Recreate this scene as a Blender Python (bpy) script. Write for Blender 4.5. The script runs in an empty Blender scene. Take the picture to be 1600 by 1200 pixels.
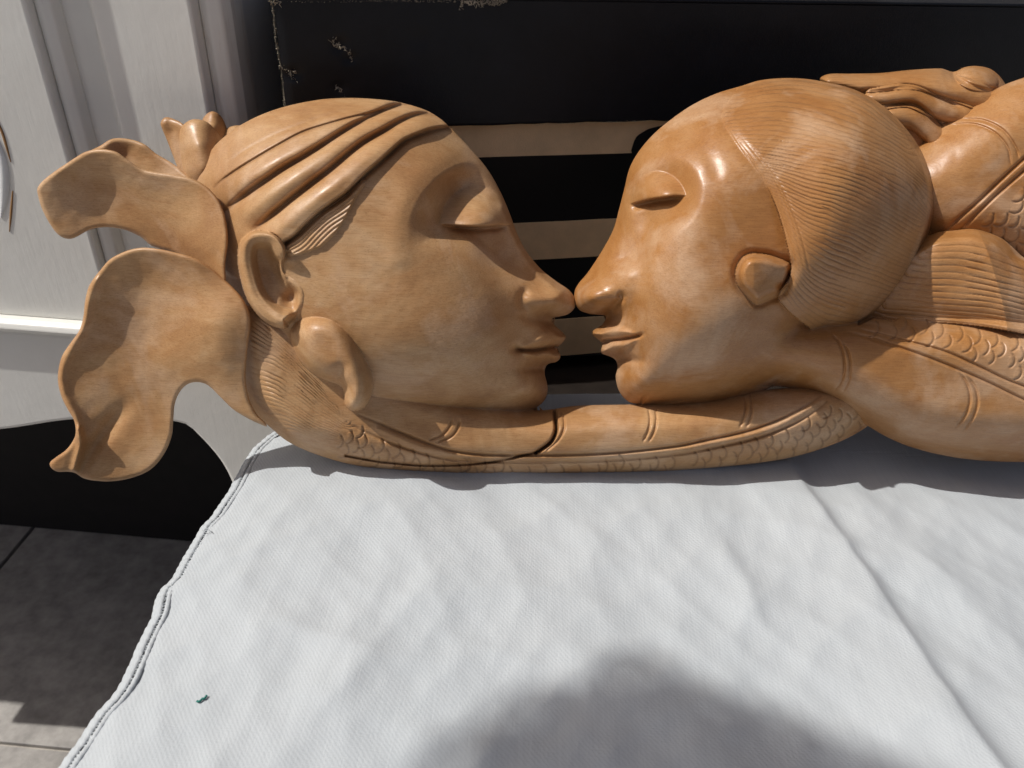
import bpy, math
import numpy as np
from mathutils import Matrix, Vector

# ------------------------------------------------------------------ camera, sky, sun
PITCH, ROLL, FPX, DIST = math.radians(33.85), math.radians(2.8), 1200.0, 0.40
R0 = np.array([1.0, 0, 0]); U0 = np.array([0, math.sin(PITCH), math.cos(PITCH)])
FWD = np.array([0, math.cos(PITCH), -math.sin(PITCH)])
CR = math.cos(ROLL) * R0 + math.sin(ROLL) * U0
CU = -math.sin(ROLL) * R0 + math.cos(ROLL) * U0


def ray(X, Y):
    X = np.asarray(X, float); Y = np.asarray(Y, float)
    return FWD + ((X - 800) / FPX)[..., None] * CR + ((600 - Y) / FPX)[..., None] * CU


_d0 = ray(800, 740)
CAM = -_d0 / np.linalg.norm(_d0) * DIST            # the carving touches the cloth at the world origin

scene = bpy.context.scene
C = scene.collection
cam_data = bpy.data.cameras.new('camera')
cam = bpy.data.objects.new('camera', cam_data); C.objects.link(cam)
cam_data.sensor_width = 36.0; cam_data.lens = 36.0 * FPX / 1600.0
cam_data.clip_start = 0.01; cam_data.clip_end = 50
cam.matrix_world = Matrix(((CR[0], CU[0], -FWD[0], CAM[0]), (CR[1], CU[1], -FWD[1], CAM[1]),
                           (CR[2], CU[2], -FWD[2], CAM[2]), (0, 0, 0, 1)))
cam_data.dof.use_dof = True; cam_data.dof.focus_distance = 0.385; cam_data.dof.aperture_fstop = 20.0
scene.camera = cam

SUN = np.array([-0.60, -0.105, 0.79]); SUN = SUN / np.linalg.norm(SUN)     # towards the sun
world = bpy.data.worlds.new('World'); scene.world = world; world.use_nodes = True
wn = world.node_tree
sky = wn.nodes.new('ShaderNodeTexSky'); sky.sky_type = 'NISHITA'; sky.sun_disc = False
sky.air_density = 0.45; sky.dust_density = 4.0; sky.ozone_density = 0.2
sky.sun_elevation = math.asin(SUN[2]); sky.sun_rotation = math.atan2(SUN[0], SUN[1])
bg = wn.nodes['Background']; bg.inputs['Strength'].default_value = 0.096
wn.links.new(sky.outputs['Color'], bg.inputs['Color'])
sl = bpy.data.lights.new('sun', 'SUN'); sl.energy = 3.8; sl.angle = math.radians(0.53); sl.color = (1.0, 0.97, 0.925)
so = bpy.data.objects.new('sun', sl); C.objects.link(so)
so.rotation_euler = Vector(SUN).to_track_quat('Z', 'Y').to_euler(); so.location = (-0.6, -0.3, 1.6)
vs = scene.view_settings
vs.view_transform = 'Standard'; vs.look = 'None'; vs.gamma = 1.0; vs.exposure = 0.0; vs.use_curve_mapping = False

rng = np.random.default_rng(11)


# ------------------------------------------------------------------ small helpers
def tag(o, label=None, cat=None, kind=None, group=None):
    for k, v in (('label', label), ('category', cat), ('kind', kind), ('group', group)):
        if v: o[k] = v
    return o


def empty(name, loc, label, cat):
    o = bpy.data.objects.new(name, None); C.objects.link(o); o.location = loc
    o.empty_display_size = 0.02
    return tag(o, label, cat)


def link(name, me, mat=None, parent=None):
    o = bpy.data.objects.new(name, me); C.objects.link(o)
    if mat is not None and not me.materials: me.materials.append(mat)
    if parent is not None:
        o.parent = parent
        if parent.type == 'EMPTY': o.matrix_parent_inverse = Matrix.Translation(-parent.location)
    return o


def raw_mesh(name, verts, faces, normals=None, smooth=True):
    """verts Nx3, faces Mx4 or Mx3 arrays"""
    me = bpy.data.meshes.new(name)
    verts = np.asarray(verts, np.float32); faces = np.asarray(faces, np.int32)
    k = faces.shape[1]
    me.vertices.add(len(verts)); me.vertices.foreach_set('co', verts.ravel())
    me.loops.add(faces.size); me.loops.foreach_set('vertex_index', faces.ravel())
    me.polygons.add(len(faces))
    me.polygons.foreach_set('loop_start', np.arange(0, faces.size, k, dtype=np.int32))
    me.polygons.foreach_set('use_smooth', np.full(len(faces), smooth, bool))
    me.update(calc_edges=True); me.validate()
    if normals is not None and len(me.vertices) == len(normals):
        me.normals_split_custom_set_from_vertices([tuple(v) for v in normals.tolist()])
    return me


def pyd(name, verts, faces, smooth=False):
    me = bpy.data.meshes.new(name); me.from_pydata([tuple(map(float, v)) for v in verts], [], faces); me.update()
    if smooth:
        me.polygons.foreach_set('use_smooth', np.ones(len(me.polygons), bool))
    return me


def bevelled(o, w, seg=2, angle=35):
    m = o.modifiers.new('bevel', 'BEVEL'); m.width = w; m.segments = seg; m.limit_method = 'ANGLE'
    m.angle_limit = math.radians(angle); m.harden_normals = False
    return o


def catmull(pts, step=2.0, closed=False):
    p = np.asarray(pts, float); n = len(p); out = []
    rngi = range(n) if closed else range(n - 1)
    for i in rngi:
        p1, p2 = p[i], p[(i + 1) % n]
        p0 = p[(i - 1) % n] if (closed or i > 0) else 2 * p1 - p2
        p3 = p[(i + 2) % n] if (closed or i + 2 < n) else 2 * p2 - p1
        m = max(1, int(np.linalg.norm(p2 - p1) / step))
        t = (np.arange(m) / m)[:, None]
        # centripetal-like: tangents limited so that uneven spacing does not overshoot
        l = np.linalg.norm(p2 - p1) + 1e-9
        t1 = (p2 - p0); t1 = t1 / (np.linalg.norm(t1) + 1e-9) * min(l, np.linalg.norm(p1 - p0) * 1.5 + 1e-9)
        t2 = (p3 - p1); t2 = t2 / (np.linalg.norm(t2) + 1e-9) * min(l, np.linalg.norm(p3 - p2) * 1.5 + 1e-9)
        out.append((2 * t**3 - 3 * t**2 + 1) * p1 + (t**3 - 2 * t**2 + t) * t1 + (-2 * t**3 + 3 * t**2) * p2 + (t**3 - t**2) * t2)
    if not closed: out.append(p[-1:])
    return np.concatenate(out)


def sstep(a, b, x):
    t = np.clip((x - a) / (b - a), 0, 1); return t * t * (3 - 2 * t)


def seg_dist(px, py, poly, closed):
    """distance to polyline, with the closest point; px,py 1-D"""
    a = poly; b = np.roll(poly, -1, 0) if closed else poly[1:]
    if not closed: a = poly[:-1]
    D = np.full(px.shape, 1e9, np.float32); cx = np.zeros_like(D); cy = np.zeros_like(D); ti = np.zeros_like(D)
    N = len(a)
    for s in range(0, len(px), 20000):
        e = s + 20000
        x = px[s:e, None].astype(np.float32); y = py[s:e, None].astype(np.float32)
        ax, ay = a[None, :, 0].astype(np.float32), a[None, :, 1].astype(np.float32)
        dx, dy = (b[None, :, 0] - a[None, :, 0]).astype(np.float32), (b[None, :, 1] - a[None, :, 1]).astype(np.float32)
        t = np.clip(((x - ax) * dx + (y - ay) * dy) / (dx * dx + dy * dy + 1e-9), 0, 1)
        qx = ax + t * dx; qy = ay + t * dy
        d2 = (x - qx) ** 2 + (y - qy) ** 2
        k = np.argmin(d2, 1); r = np.arange(len(k))
        D[s:e] = np.sqrt(d2[r, k]); cx[s:e] = qx[r, k]; cy[s:e] = qy[r, k]; ti[s:e] = (k + t[r, k]) / N
    return D, cx, cy, ti


def inside(px, py, poly):
    res = np.zeros(px.shape, bool)
    b = np.roll(poly, -1, 0)
    for (x0, y0), (x1, y1) in zip(poly, b):
        if y0 == y1: continue
        c = (y0 > py) != (y1 > py)
        res ^= c & (px < (x1 - x0) * (py - y0) / (y1 - y0) + x0)
    return res


def upsample(Z, xi, yi, xf, yf):
    T = np.empty((Z.shape[0], len(xf)))
    for i in range(Z.shape[0]): T[i] = np.interp(xf, xi, Z[i])
    O = np.empty((len(yf), len(xf)))
    jy = np.clip(np.searchsorted(yi, yf) - 1, 0, len(yi) - 2)
    w = np.clip((yf - yi[jy]) / (yi[jy + 1] - yi[jy]), 0, 1)[:, None]
    return T[jy] * (1 - w) + T[jy + 1] * w


class Grid:
    """a sheet of sample points over the carver's drawing (drawing units, about 1/3 mm)"""
    def __init__(s, x0, y0, x1, y1, g):
        s.g = g; s.xs = np.arange(x0, x1 + g, g); s.ys = np.arange(y0, y1 + g, g)
        s.X, s.Y = np.meshgrid(s.xs, s.ys)
        s.sh = s.X.shape

    def poly(s, pts, smooth=True):
        """signed distance (+ inside), closest boundary point, smooth inner distance"""
        P = catmull(pts, 2.0, True) if smooth else np.asarray(pts, float)
        st = 4
        xi = s.xs[::st]; yi = s.ys[::st]
        if xi[-1] < s.xs[-1]: xi = np.append(xi, s.xs[-1])
        if yi[-1] < s.ys[-1]: yi = np.append(yi, s.ys[-1])
        cX, cY = np.meshgrid(xi, yi)
        cd, _, _, _ = seg_dist(cX.ravel(), cY.ravel(), P, True)
        cd = cd.reshape(cX.shape)
        D = upsample(cd, xi, yi, s.xs, s.ys)
        near = D < 14
        d, qx, qy, _ = seg_dist(s.X[near], s.Y[near], P, True)
        D[near] = d
        QX = s.X.copy(); QY = s.Y.copy(); QX[near] = qx; QY[near] = qy
        ins = inside(s.X, s.Y, P)
        sd = np.where(ins, D, -D)
        # smooth inner distance
        A = P; B = np.roll(P, -1, 0); mid = (A + B) / 2; ds = np.linalg.norm(B - A, axis=1).astype(np.float32)
        I = np.zeros(cX.size, np.float32); fx = cX.ravel().astype(np.float32); fy = cY.ravel().astype(np.float32)
        for k in range(0, len(fx), 20000):
            r2 = (fx[k:k + 20000, None] - mid[None, :, 0].astype(np.float32)) ** 2 + (fy[k:k + 20000, None] - mid[None, :, 1].astype(np.float32)) ** 2
            I[k:k + 20000] = (ds[None, :] / (r2 + 1.0) ** 2).sum(1)
        psi = ((math.pi / 2) / I) ** (1 / 3)
        psi = upsample(psi.reshape(cX.shape), xi, yi, s.xs, s.ys)
        w = sstep(4, 16, D)
        psi = np.where(ins, D * (1 - w) + psi * w, 0)
        return sd, QX, QY, psi

    def curve(s, pts, maxd, smooth=True):
        """distance to an open curve (large beyond maxd) and the place along it 0..1"""
        P = catmull(pts, 3.0) if smooth else np.asarray(pts, float)
        D = np.full(s.sh, 1e3); T = np.zeros(s.sh)
        j0, j1 = np.searchsorted(s.xs, [P[:, 0].min() - maxd, P[:, 0].max() + maxd])
        i0, i1 = np.searchsorted(s.ys, [P[:, 1].min() - maxd, P[:, 1].max() + maxd])
        if j1 <= j0 or i1 <= i0: return D, T
        sub = (slice(i0, i1), slice(j0, j1))
        d, _, _, t = seg_dist(s.X[sub].ravel(), s.Y[sub].ravel(), P, False)
        D[sub] = d.reshape(s.X[sub].shape); T[sub] = t.reshape(s.X[sub].shape)
        return D, T

    def groove(s, pts, w, depth, taper=True, smooth=True):
        d, t = s.curve(pts, w * 3.2, smooth)
        k = np.minimum(1, np.minimum(t, 1 - t) * 8 + 0.15) if taper else 1
        return -depth * np.exp(-(d / w) ** 2) * k

    def ell(s, cx, cy, rx, ry, ang=0):
        a = math.radians(ang); x = s.X - cx; y = s.Y - cy
        u = (x * math.cos(a) + y * math.sin(a)) / rx; v = (-x * math.sin(a) + y * math.cos(a)) / ry
        return np.sqrt(u * u + v * v)

    def dome(s, cx, cy, rx, ry, ang=0):
        r = s.ell(cx, cy, rx, ry, ang); return np.sqrt(np.clip(1 - r * r, 0, 1))

    def bump(s, cx, cy, rx, ry, ang=0):
        r = s.ell(cx, cy, rx, ry, ang); return np.exp(-r * r * 1.6)

    def noise(s, size, seed):
        r = np.random.default_rng(seed)
        nx = int((s.xs[-1] - s.xs[0]) / size) + 3; ny = int((s.ys[-1] - s.ys[0]) / size) + 3
        Z = r.uniform(-1, 1, (ny, nx))
        xi = s.xs[0] + np.arange(nx) * size; yi = s.ys[0] + np.arange(ny) * size
        # smooth interpolation through a finer sheet
        k = 6; xf = np.linspace(xi[0], xi[-1], (nx - 1) * k + 1); yf = np.linspace(yi[0], yi[-1], (ny - 1) * k + 1)

        def sm(q, q0):
            i = np.floor((q - q0) / size); f = (q - q0) / size - i
            return q0 + (i + f * f * (3 - 2 * f)) * size
        return upsample(Z, xi, yi, sm(s.xs, xi[0]), sm(s.ys, yi[0]))

    def flow(s, guides, per, mask):
        """strand number at each point, blended between neighbouring guide strands"""
        num = np.zeros(s.sh)
        px = s.X[mask]; py = s.Y[mask]
        D = np.stack([seg_dist(px, py, catmull(gp, 12.0), False)[0] for gp in guides]); n = len(guides)
        i = np.argmin(D, 0); r = np.arange(len(px))
        lo = np.where(i > 0, D[np.maximum(i - 1, 0), r], 1e9); hi = np.where(i < n - 1, D[np.minimum(i + 1, n - 1), r], 1e9)
        j = np.where(lo < hi, i - 1, i + 1); dj = np.minimum(lo, hi); di = D[i, r]
        v = np.cumsum([0] + list(per)) if np.ndim(per) else np.arange(n) * per
        num[mask] = v[i] + (v[j] - v[i]) * di / (di + dj + 1e-6)
        return num

    def tps(s, ctrl):
        c = np.asarray(ctrl, float); P = c[:, :2] / 100; n = len(c)

        def U(r2): return r2 * np.log(r2 + 1e-12)
        K = U(((P[:, None] - P[None]) ** 2).sum(-1)) + np.eye(n) * 0.02
        Q = np.hstack([np.ones((n, 1)), P]); M = np.zeros((n + 3, n + 3)); M[:n, :n] = K; M[:n, n:] = Q; M[n:, :n] = Q.T
        sol = np.linalg.solve(M, np.concatenate([c[:, 2], np.zeros(3)]))
        x = s.X / 100; y = s.Y / 100; out = sol[n] + sol[n + 1] * x + sol[n + 2] * y
        for i in range(n): out += sol[i] * U((x - P[i, 0]) ** 2 + (y - P[i, 1]) ** 2)
        return out


def prof(t, e=0.8):
    return np.sin(np.clip(t, 0, 1) * math.pi / 2) ** e


# ------------------------------------------------------------------ the carving's own plane
def on_z(px, py, z=0.0):
    d = ray(px, py); t = (z - CAM[2]) / d[..., 2]; return CAM + t[..., None] * d if np.ndim(t) else CAM + t * d


_a, _b = on_z(560, 732), on_z(1000, 739)
BASE = (_b - _a) / np.linalg.norm(_b - _a)                       # along the foot of the carving
LEAN = math.radians(20)
_h = np.array([BASE[1], -BASE[0], 0.0])                           # horizontal, towards the viewer
NRM = math.cos(LEAN) * _h + math.sin(LEAN) * np.array([0, 0, 1.0])
UNIT = DIST / FPX                                                 # one drawing unit in metres


def place(X, Y, h):
    d = ray(X, Y); t = (h * UNIT - NRM @ CAM) / (d @ NRM)
    return CAM + t[..., None] * d


def grid_normals(P):
    du = np.gradient(P, axis=1); dv = np.gradient(P, axis=0)
    n = np.cross(dv, du); l = np.linalg.norm(n, axis=-1, keepdims=True)
    n = n / np.maximum(l, 1e-12)
    return n


def sheet(G, sd, QX, QY, hf, flip=False, zmin=None):
    """the sample sheet cut to sd>0 with its edge snapped to the outline; returns P, N, quads(index), used mask"""
    out = sd <= 0
    X = np.where(out, QX, G.X); Y = np.where(out, QY, G.Y)
    h = hf
    P = place(X, Y, h)
    if zmin is not None: P[..., 2] = np.maximum(P[..., 2], zmin)
    N = grid_normals(P)
    # at snapped points the sheet's own normal is unsafe: borrow along the outline
    ins = ~out
    q = ins[:-1, :-1] | ins[1:, :-1] | ins[:-1, 1:] | ins[1:, 1:]
    idx = np.arange(G.X.size).reshape(G.sh)
    quads = np.stack([idx[:-1, :-1], idx[1:, :-1], idx[1:, 1:], idx[:-1, 1:]], -1)[q]
    if flip: quads = quads[:, ::-1]; N = -N
    return P.reshape(-1, 3), N.reshape(-1, 3), quads, q


def compact(P, N, quads, off=0):
    u, inv = np.unique(quads, return_inverse=True)
    return P[u], N[u], inv.reshape(quads.shape) + off


def face_fix_normals(P, N, quads):
    """vertex normals from the faces really used (safe at the outline)"""
    a, b, c, d = (P[quads[:, i]] for i in range(4))
    fn = np.cross(c - a, d - b)
    out = np.zeros_like(P)
    for i in range(4): np.add.at(out, quads[:, i], fn)
    return out / np.maximum(np.linalg.norm(out, axis=1, keepdims=True), 1e-15)


def relief(names, mat, parents, G, sd, QX, QY, h, label, back, back_at=0, st=4, back_base=None, zmin=None, back_h=None, edge_h=0.0, dirt=None):
    """front sheet split by label into meshes; the back closes the form"""
    hh = np.where(sd <= 0, edge_h, h) if np.isscalar(edge_h) else np.where(sd <= 0, edge_h, h)
    P, N, quads, q = sheet(G, sd, QX, QY, hh, zmin=zmin)
    N = face_fix_normals(P, N, quads)
    lab = label[:-1, :-1][q]
    objs = []
    for k, nm in enumerate(names):
        sel = quads[lab == k]
        if len(sel) == 0: objs.append(None); continue
        p, n, f = compact(P, N, sel)
        dv = dirt.ravel()[np.unique(sel)] if dirt is not None else np.zeros(len(p))
        if k == back_at:
            gx = Grid(G.xs[0], G.ys[0], G.xs[-1], G.ys[-1], G.g * st)
            ii = np.clip(np.round((gx.ys - G.ys[0]) / G.g).astype(int), 0, G.sh[0] - 1)
            jj = np.clip(np.round((gx.xs - G.xs[0]) / G.g).astype(int), 0, G.sh[1] - 1)
            pick = np.ix_(ii, jj)
            bsd, bqx, bqy = sd[pick], QX[pick], QY[pick]
            bh = back_h[pick] if back_h is not None else edge_h - back * prof(bsd / 110.0, 0.7)
            bh = np.where(bsd <= 0, edge_h if np.isscalar(edge_h) else edge_h[pick], bh)
            bp, bn, bq, _ = sheet(gx, bsd, bqx, bqy, bh, flip=True, zmin=zmin)
            bn = face_fix_normals(bp, bn, bq)
            bp, bn, bf = compact(bp, bn, bq, len(p))
            dv = np.concatenate([dv, np.zeros(len(bp))]); p = np.vstack([p, bp]); n = np.vstack([n, bn]); f = np.vstack([f, bf])
        o = link(nm, raw_mesh(nm, p, f, n), mat, parents[k])
        if dirt is not None: o.data.attributes.new('dirt', 'FLOAT', 'POINT').data.foreach_set('value', np.clip(dv, 0, 1).astype(np.float32))
        objs.append(o)
    return objs


# ------------------------------------------------------------------ materials
def new_mat(name):
    m = bpy.data.materials.new(name); m.use_nodes = True
    nt = m.node_tree; return m, nt, nt.nodes['Principled BSDF']


def nd(nt, t, **kw):
    n = nt.nodes.new(t)
    for k, v in kw.items():
        if k.startswith('i_'): n.inputs[k[2:].replace('_', ' ')].default_value = v
        else: setattr(n, k, v)
    return n


def ramp(nt, fac, stops):
    r = nt.nodes.new('ShaderNodeValToRGB'); e = r.color_ramp.elements
    while len(e) > 1: e.remove(e[-1])
    e[0].position = stops[0][0]; e[0].color = tuple(stops[0][1]) + (1,)
    for p, c in stops[1:]:
        x = e.new(p); x.color = tuple(c) + (1,)
    nt.links.new(fac, r.inputs['Fac']); return r.outputs['Color']


def noise(nt, vec, scale, detail=4, rough=0.55, dist=0.0):
    n = nd(nt, 'ShaderNodeTexNoise', i_Scale=scale, i_Detail=detail, i_Roughness=rough, i_Distortion=dist)
    nt.links.new(vec, n.inputs['Vector']); return n.outputs['Fac']


def mapping(nt, vec, scale=(1, 1, 1), rot=(0, 0, 0), loc=(0, 0, 0)):
    n = nt.nodes.new('ShaderNodeMapping'); n.inputs['Scale'].default_value = scale
    n.inputs['Rotation'].default_value = rot; n.inputs['Location'].default_value = loc
    nt.links.new(vec, n.inputs['Vector']); return n.outputs['Vector']


def mix(nt, fac, a, b, mode='MIX'):
    n = nt.nodes.new('ShaderNodeMix'); n.data_type = 'RGBA'; n.blend_type = mode
    for s, v in ((n.inputs[0], fac), (n.inputs[6], a), (n.inputs[7], b)):
        if hasattr(v, 'is_linked'): nt.links.new(v, s)
        elif isinstance(v, (int, float)): s.default_value = v
        else: s.default_value = tuple(v) + (1,)
    return n.outputs[2]


def bump(nt, bsdf, height, strength, dist, prev=None):
    b = nt.nodes.new('ShaderNodeBump'); b.inputs['Strength'].default_value = strength; b.inputs['Distance'].default_value = dist
    nt.links.new(height, b.inputs['Height'])
    if prev is not None: nt.links.new(prev, b.inputs['Normal'])
    nt.links.new(b.outputs['Normal'], bsdf.inputs['Normal']); return b.outputs['Normal']


def geo_pos(nt):
    return nt.nodes.new('ShaderNodeNewGeometry').outputs['Position']


def wood_material(name, rich):
    m, nt, b = new_mat(name)
    pos = geo_pos(nt)
    big = noise(nt, mapping(nt, pos, (19, 24, 26), loc=(0.3, 0, 0.1)), 1.0, 6, 0.6, 1.2)
    base = ramp(nt, big, [(0.28, (0.300, 0.130, 0.036)), (0.43, (0.400, 0.200, 0.070)), (0.56, (0.480, 0.275, 0.120)), (0.72, (0.550, 0.355, 0.195))])
    streak = noise(nt, mapping(nt, pos, (22, 60, 95), rot=(0, 1.15 if rich else 0.15, 0)), 1.0, 6, 0.62, 2.6)
    base = mix(nt, ramp(nt, streak, [(0.48, (0, 0, 0)), (0.70, (0.45, 0.45, 0.45))]), base, (0.36, 0.150, 0.040))
    pale = noise(nt, mapping(nt, pos, (26, 26, 26), rot=(0, 0.5, 0), loc=(1.7, 0.2, 0.4)), 1.0, 5, 0.62, 0.5)
    palef = ramp(nt, pale, [(0.50, (0, 0, 0)), (0.66, (0.62, 0.62, 0.62))])
    if not rich: base = mix(nt, 0.20, base, (0.55, 0.370, 0.215))
    if rich: base = mix(nt, 0.52, base, (0.370, 0.158, 0.044))
    base = mix(nt, palef, base, (0.575, 0.385, 0.240))
    grain = noise(nt, mapping(nt, pos, (110, 1700, 2300)), 1.0, 4, 0.65, 0.3)
    base = mix(nt, 1.0, base, ramp(nt, grain, [(0.34, (0.83, 0.79, 0.75)), (0.56, (1, 1, 1)), (0.8, (1.03, 1.03, 1.03))]), 'MULTIPLY')
    fleck = noise(nt, mapping(nt, pos, (1300, 2400, 2400)), 1.0, 3, 0.6)
    base = mix(nt, 1.0, base, ramp(nt, fleck, [(0.30, (0.76, 0.71, 0.66)), (0.43, (1, 1, 1))]), 'MULTIPLY')
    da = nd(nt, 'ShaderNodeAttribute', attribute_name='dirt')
    base = mix(nt, ramp(nt, da.outputs['Fac'], [(0.0, (0, 0, 0)), (1.0, (0.8, 0.8, 0.8))]), base, (0.135, 0.068, 0.030))  # darker brown along the cut grooves, the crack and the hair strands
    nt.links.new(base, b.inputs['Base Color'])
    wear = noise(nt, mapping(nt, pos, (110, 150, 150)), 1.0, 6, 0.7)
    rr = mix(nt, 0.5, ramp(nt, pale, [(0.40, ((0.32 if rich else 0.38),) * 3), (0.66, ((0.46 if rich else 0.56),) * 3)]), ramp(nt, wear, [(0.35, ((0.26 if rich else 0.30),) * 3), (0.65, ((0.50 if rich else 0.62),) * 3)]))
    nt.links.new(rr, b.inputs['Roughness'])
    b.inputs['Specular IOR Level'].default_value = 0.50 if rich else 0.36
    b.inputs['Coat Weight'].default_value = 0.06; b.inputs['Coat Roughness'].default_value = 0.25
    n1 = bump(nt, b, noise(nt, mapping(nt, pos, (260, 1400, 1800)), 1.0, 4, 0.6), 0.22, 0.00035)
    bump(nt, b, noise(nt, pos, 90, 3, 0.5), 0.22, 0.0016, n1)
    return m


def paint_material(name, worn):
    m, nt, b = new_mat(name); pos = geo_pos(nt)
    n = noise(nt, pos, 14, 4, 0.6)
    col = ramp(nt, n, [(0.35, (0.735, 0.725, 0.675)), (0.65, (0.79, 0.785, 0.735))])
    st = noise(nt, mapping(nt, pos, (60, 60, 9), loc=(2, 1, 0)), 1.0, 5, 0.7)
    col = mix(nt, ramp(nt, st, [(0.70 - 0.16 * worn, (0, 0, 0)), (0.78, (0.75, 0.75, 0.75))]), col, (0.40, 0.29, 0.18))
    nt.links.new(col, b.inputs['Base Color']); b.inputs['Roughness'].default_value = 0.42
    n1 = bump(nt, b, noise(nt, mapping(nt, pos, (420, 420, 40)), 1.0, 5, 0.6, 0.4), 0.2, 0.0005)
    bump(nt, b, noise(nt, pos, 60, 5, 0.6), 0.15, 0.0015, n1)
    return m


def simple(name, col, rough=0.6, bumpscale=None, bstr=0.3, var=0.15, bdist=0.001, spec=0.3):
    m, nt, b = new_mat(name); pos = geo_pos(nt)
    n = noise(nt, pos, 45, 5, 0.6)
    lo = tuple(c * (1 - var) for c in col); hi = tuple(min(1, c * (1 + var)) for c in col)
    nt.links.new(ramp(nt, n, [(0.3, lo), (0.7, hi)]), b.inputs['Base Color'])
    b.inputs['Roughness'].default_value = rough; b.inputs['Specular IOR Level'].default_value = spec
    if bumpscale: bump(nt, b, noise(nt, pos, bumpscale, 4, 0.6), bstr, bdist)
    return m


def linen_material():
    m, nt, b = new_mat('white_linen'); pos = geo_pos(nt)
    n = noise(nt, mapping(nt, pos, (9, 9, 9)), 1.0, 4, 0.5)
    col = ramp(nt, n, [(0.3, (0.430, 0.462, 0.480)), (0.7, (0.475, 0.502, 0.515))])
    slub = noise(nt, mapping(nt, pos, (700, 20, 1), rot=(0, 0, 0.09)), 1.0, 5, 0.7)
    col = mix(nt, 1.0, col, ramp(nt, slub, [(0.3, (0.93, 0.93, 0.935)), (0.62, (1, 1, 1))]), 'MULTIPLY')
    nt.links.new(col, b.inputs['Base Color']); b.inputs['Roughness'].default_value = 0.8
    b.inputs['Sheen Weight'].default_value = 0.15
    b.inputs['Specular IOR Level'].default_value = 0.25
    pr = mapping(nt, pos, (1, 1, 1), rot=(0, 0, 0.09))
    wx = noise(nt, mapping(nt, pr, (1500, 150, 1)), 1.0, 2, 0.5); wy = noise(nt, mapping(nt, pr, (150, 1500, 1)), 1.0, 2, 0.5)
    tw = nd(nt, 'ShaderNodeTexWave', wave_type='BANDS', bands_direction='DIAGONAL', i_Scale=300.0, i_Distortion=3.0, i_Detail=3.0)
    nt.links.new(pr, tw.inputs['Vector'])
    n1 = bump(nt, b, mix(nt, 0.16, mix(nt, 0.5, wx, wy), tw.outputs['Color']), 0.5, 0.0005)
    bump(nt, b, slub, 0.15, 0.0004, n1)
    return m


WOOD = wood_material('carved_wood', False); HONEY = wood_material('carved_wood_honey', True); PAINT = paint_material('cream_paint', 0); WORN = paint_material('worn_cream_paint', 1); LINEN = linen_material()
BLACKCARD = simple('black_card', (0.0050, 0.0060, 0.0088), 0.5, 900, 0.25, 0.3, 0.0004)
BLACKPRINT = simple('black_print', (0.004, 0.004, 0.004), 0.6, 900, 0.2, 0.2, 0.0003)
KRAFT = simple('brown_card', (0.80, 0.57, 0.33), 0.85, 1600, 0.5, 0.12, 0.0006)
FRAY = simple('frayed_card', (0.46, 0.40, 0.30), 0.9, 1200, 0.8, 0.3, 0.001)
DARKWOOD = simple('dark_table_wood', (0.018, 0.013, 0.010), 0.55, 200, 0.3, 0.3)
VOID = simple('painted_undershade', (0.012, 0.010, 0.009), 0.8)  # near-black colour stands in for the shade under the cabinet
TILE = simple('floor_tile_stone', (0.33, 0.312, 0.29), 0.6, 900, 0.7, 0.28, 0.0006)
GROUT = simple('grout', (0.42, 0.39, 0.35), 0.9, 500, 0.5, 0.15)
BROWN = simple('bare_wood_line', (0.25, 0.14, 0.06), 0.7)
GLOSS = simple('fresh_white_paint', (0.74, 0.76, 0.75), 0.25, 200, 0.2, 0.05)
GREEN = simple('green_thread', (0.02, 0.16, 0.13), 0.8)
WALLM = simple('shaded_wall', (0.35, 0.33, 0.30), 0.9, 80, 0.3)


# ================================================================== the setting
FLOOR_Z = -0.50


def box_verts(x0, x1, y0, y1, z0, z1):
    return [(x0, y0, z0), (x1, y0, z0), (x1, y1, z0), (x0, y1, z0), (x0, y0, z1), (x1, y0, z1), (x1, y1, z1), (x0, y1, z1)]


BOXF = [(0, 3, 2, 1), (4, 5, 6, 7), (0, 1, 5, 4), (1, 2, 6, 5), (2, 3, 7, 6), (3, 0, 4, 7)]


def boxes(name, specs, mat, parent=None, frame=None, bev=0.0):
    """specs: list of (x0,x1,y0,y1,z0,z1); frame maps local to world points"""
    V = []; F = []
    for sp in specs:
        o = len(V); V += box_verts(*sp); F += [tuple(i + o for i in f) for f in BOXF]
    if frame: V = [frame(*v) for v in V]
    o = link(name, pyd(name, V, F), mat, parent)
    if bev: bevelled(o, bev)
    return o


def yaw_frame(P, deg):
    c, s = math.cos(math.radians(deg)), math.sin(math.radians(deg))
    return lambda x, y, z: (P[0] + c * x - s * y, P[1] + s * x + c * y, z)


def trace_on(P, deg):
    """pixel of the photograph -> local (x, z) on the upright plane through P"""
    a = math.radians(deg); n = np.array([math.sin(a), -math.cos(a), 0]); u = np.array([math.cos(a), math.sin(a), 0]); P3 = np.array([P[0], P[1], 0])

    def f(px, py, depth=0.0):
        d = ray(px, py); t = ((P3 - depth * n - CAM) @ n) / (d @ n); q = CAM + t * d
        return float((q - P3) @ u), float(q[2])
    return f


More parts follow.
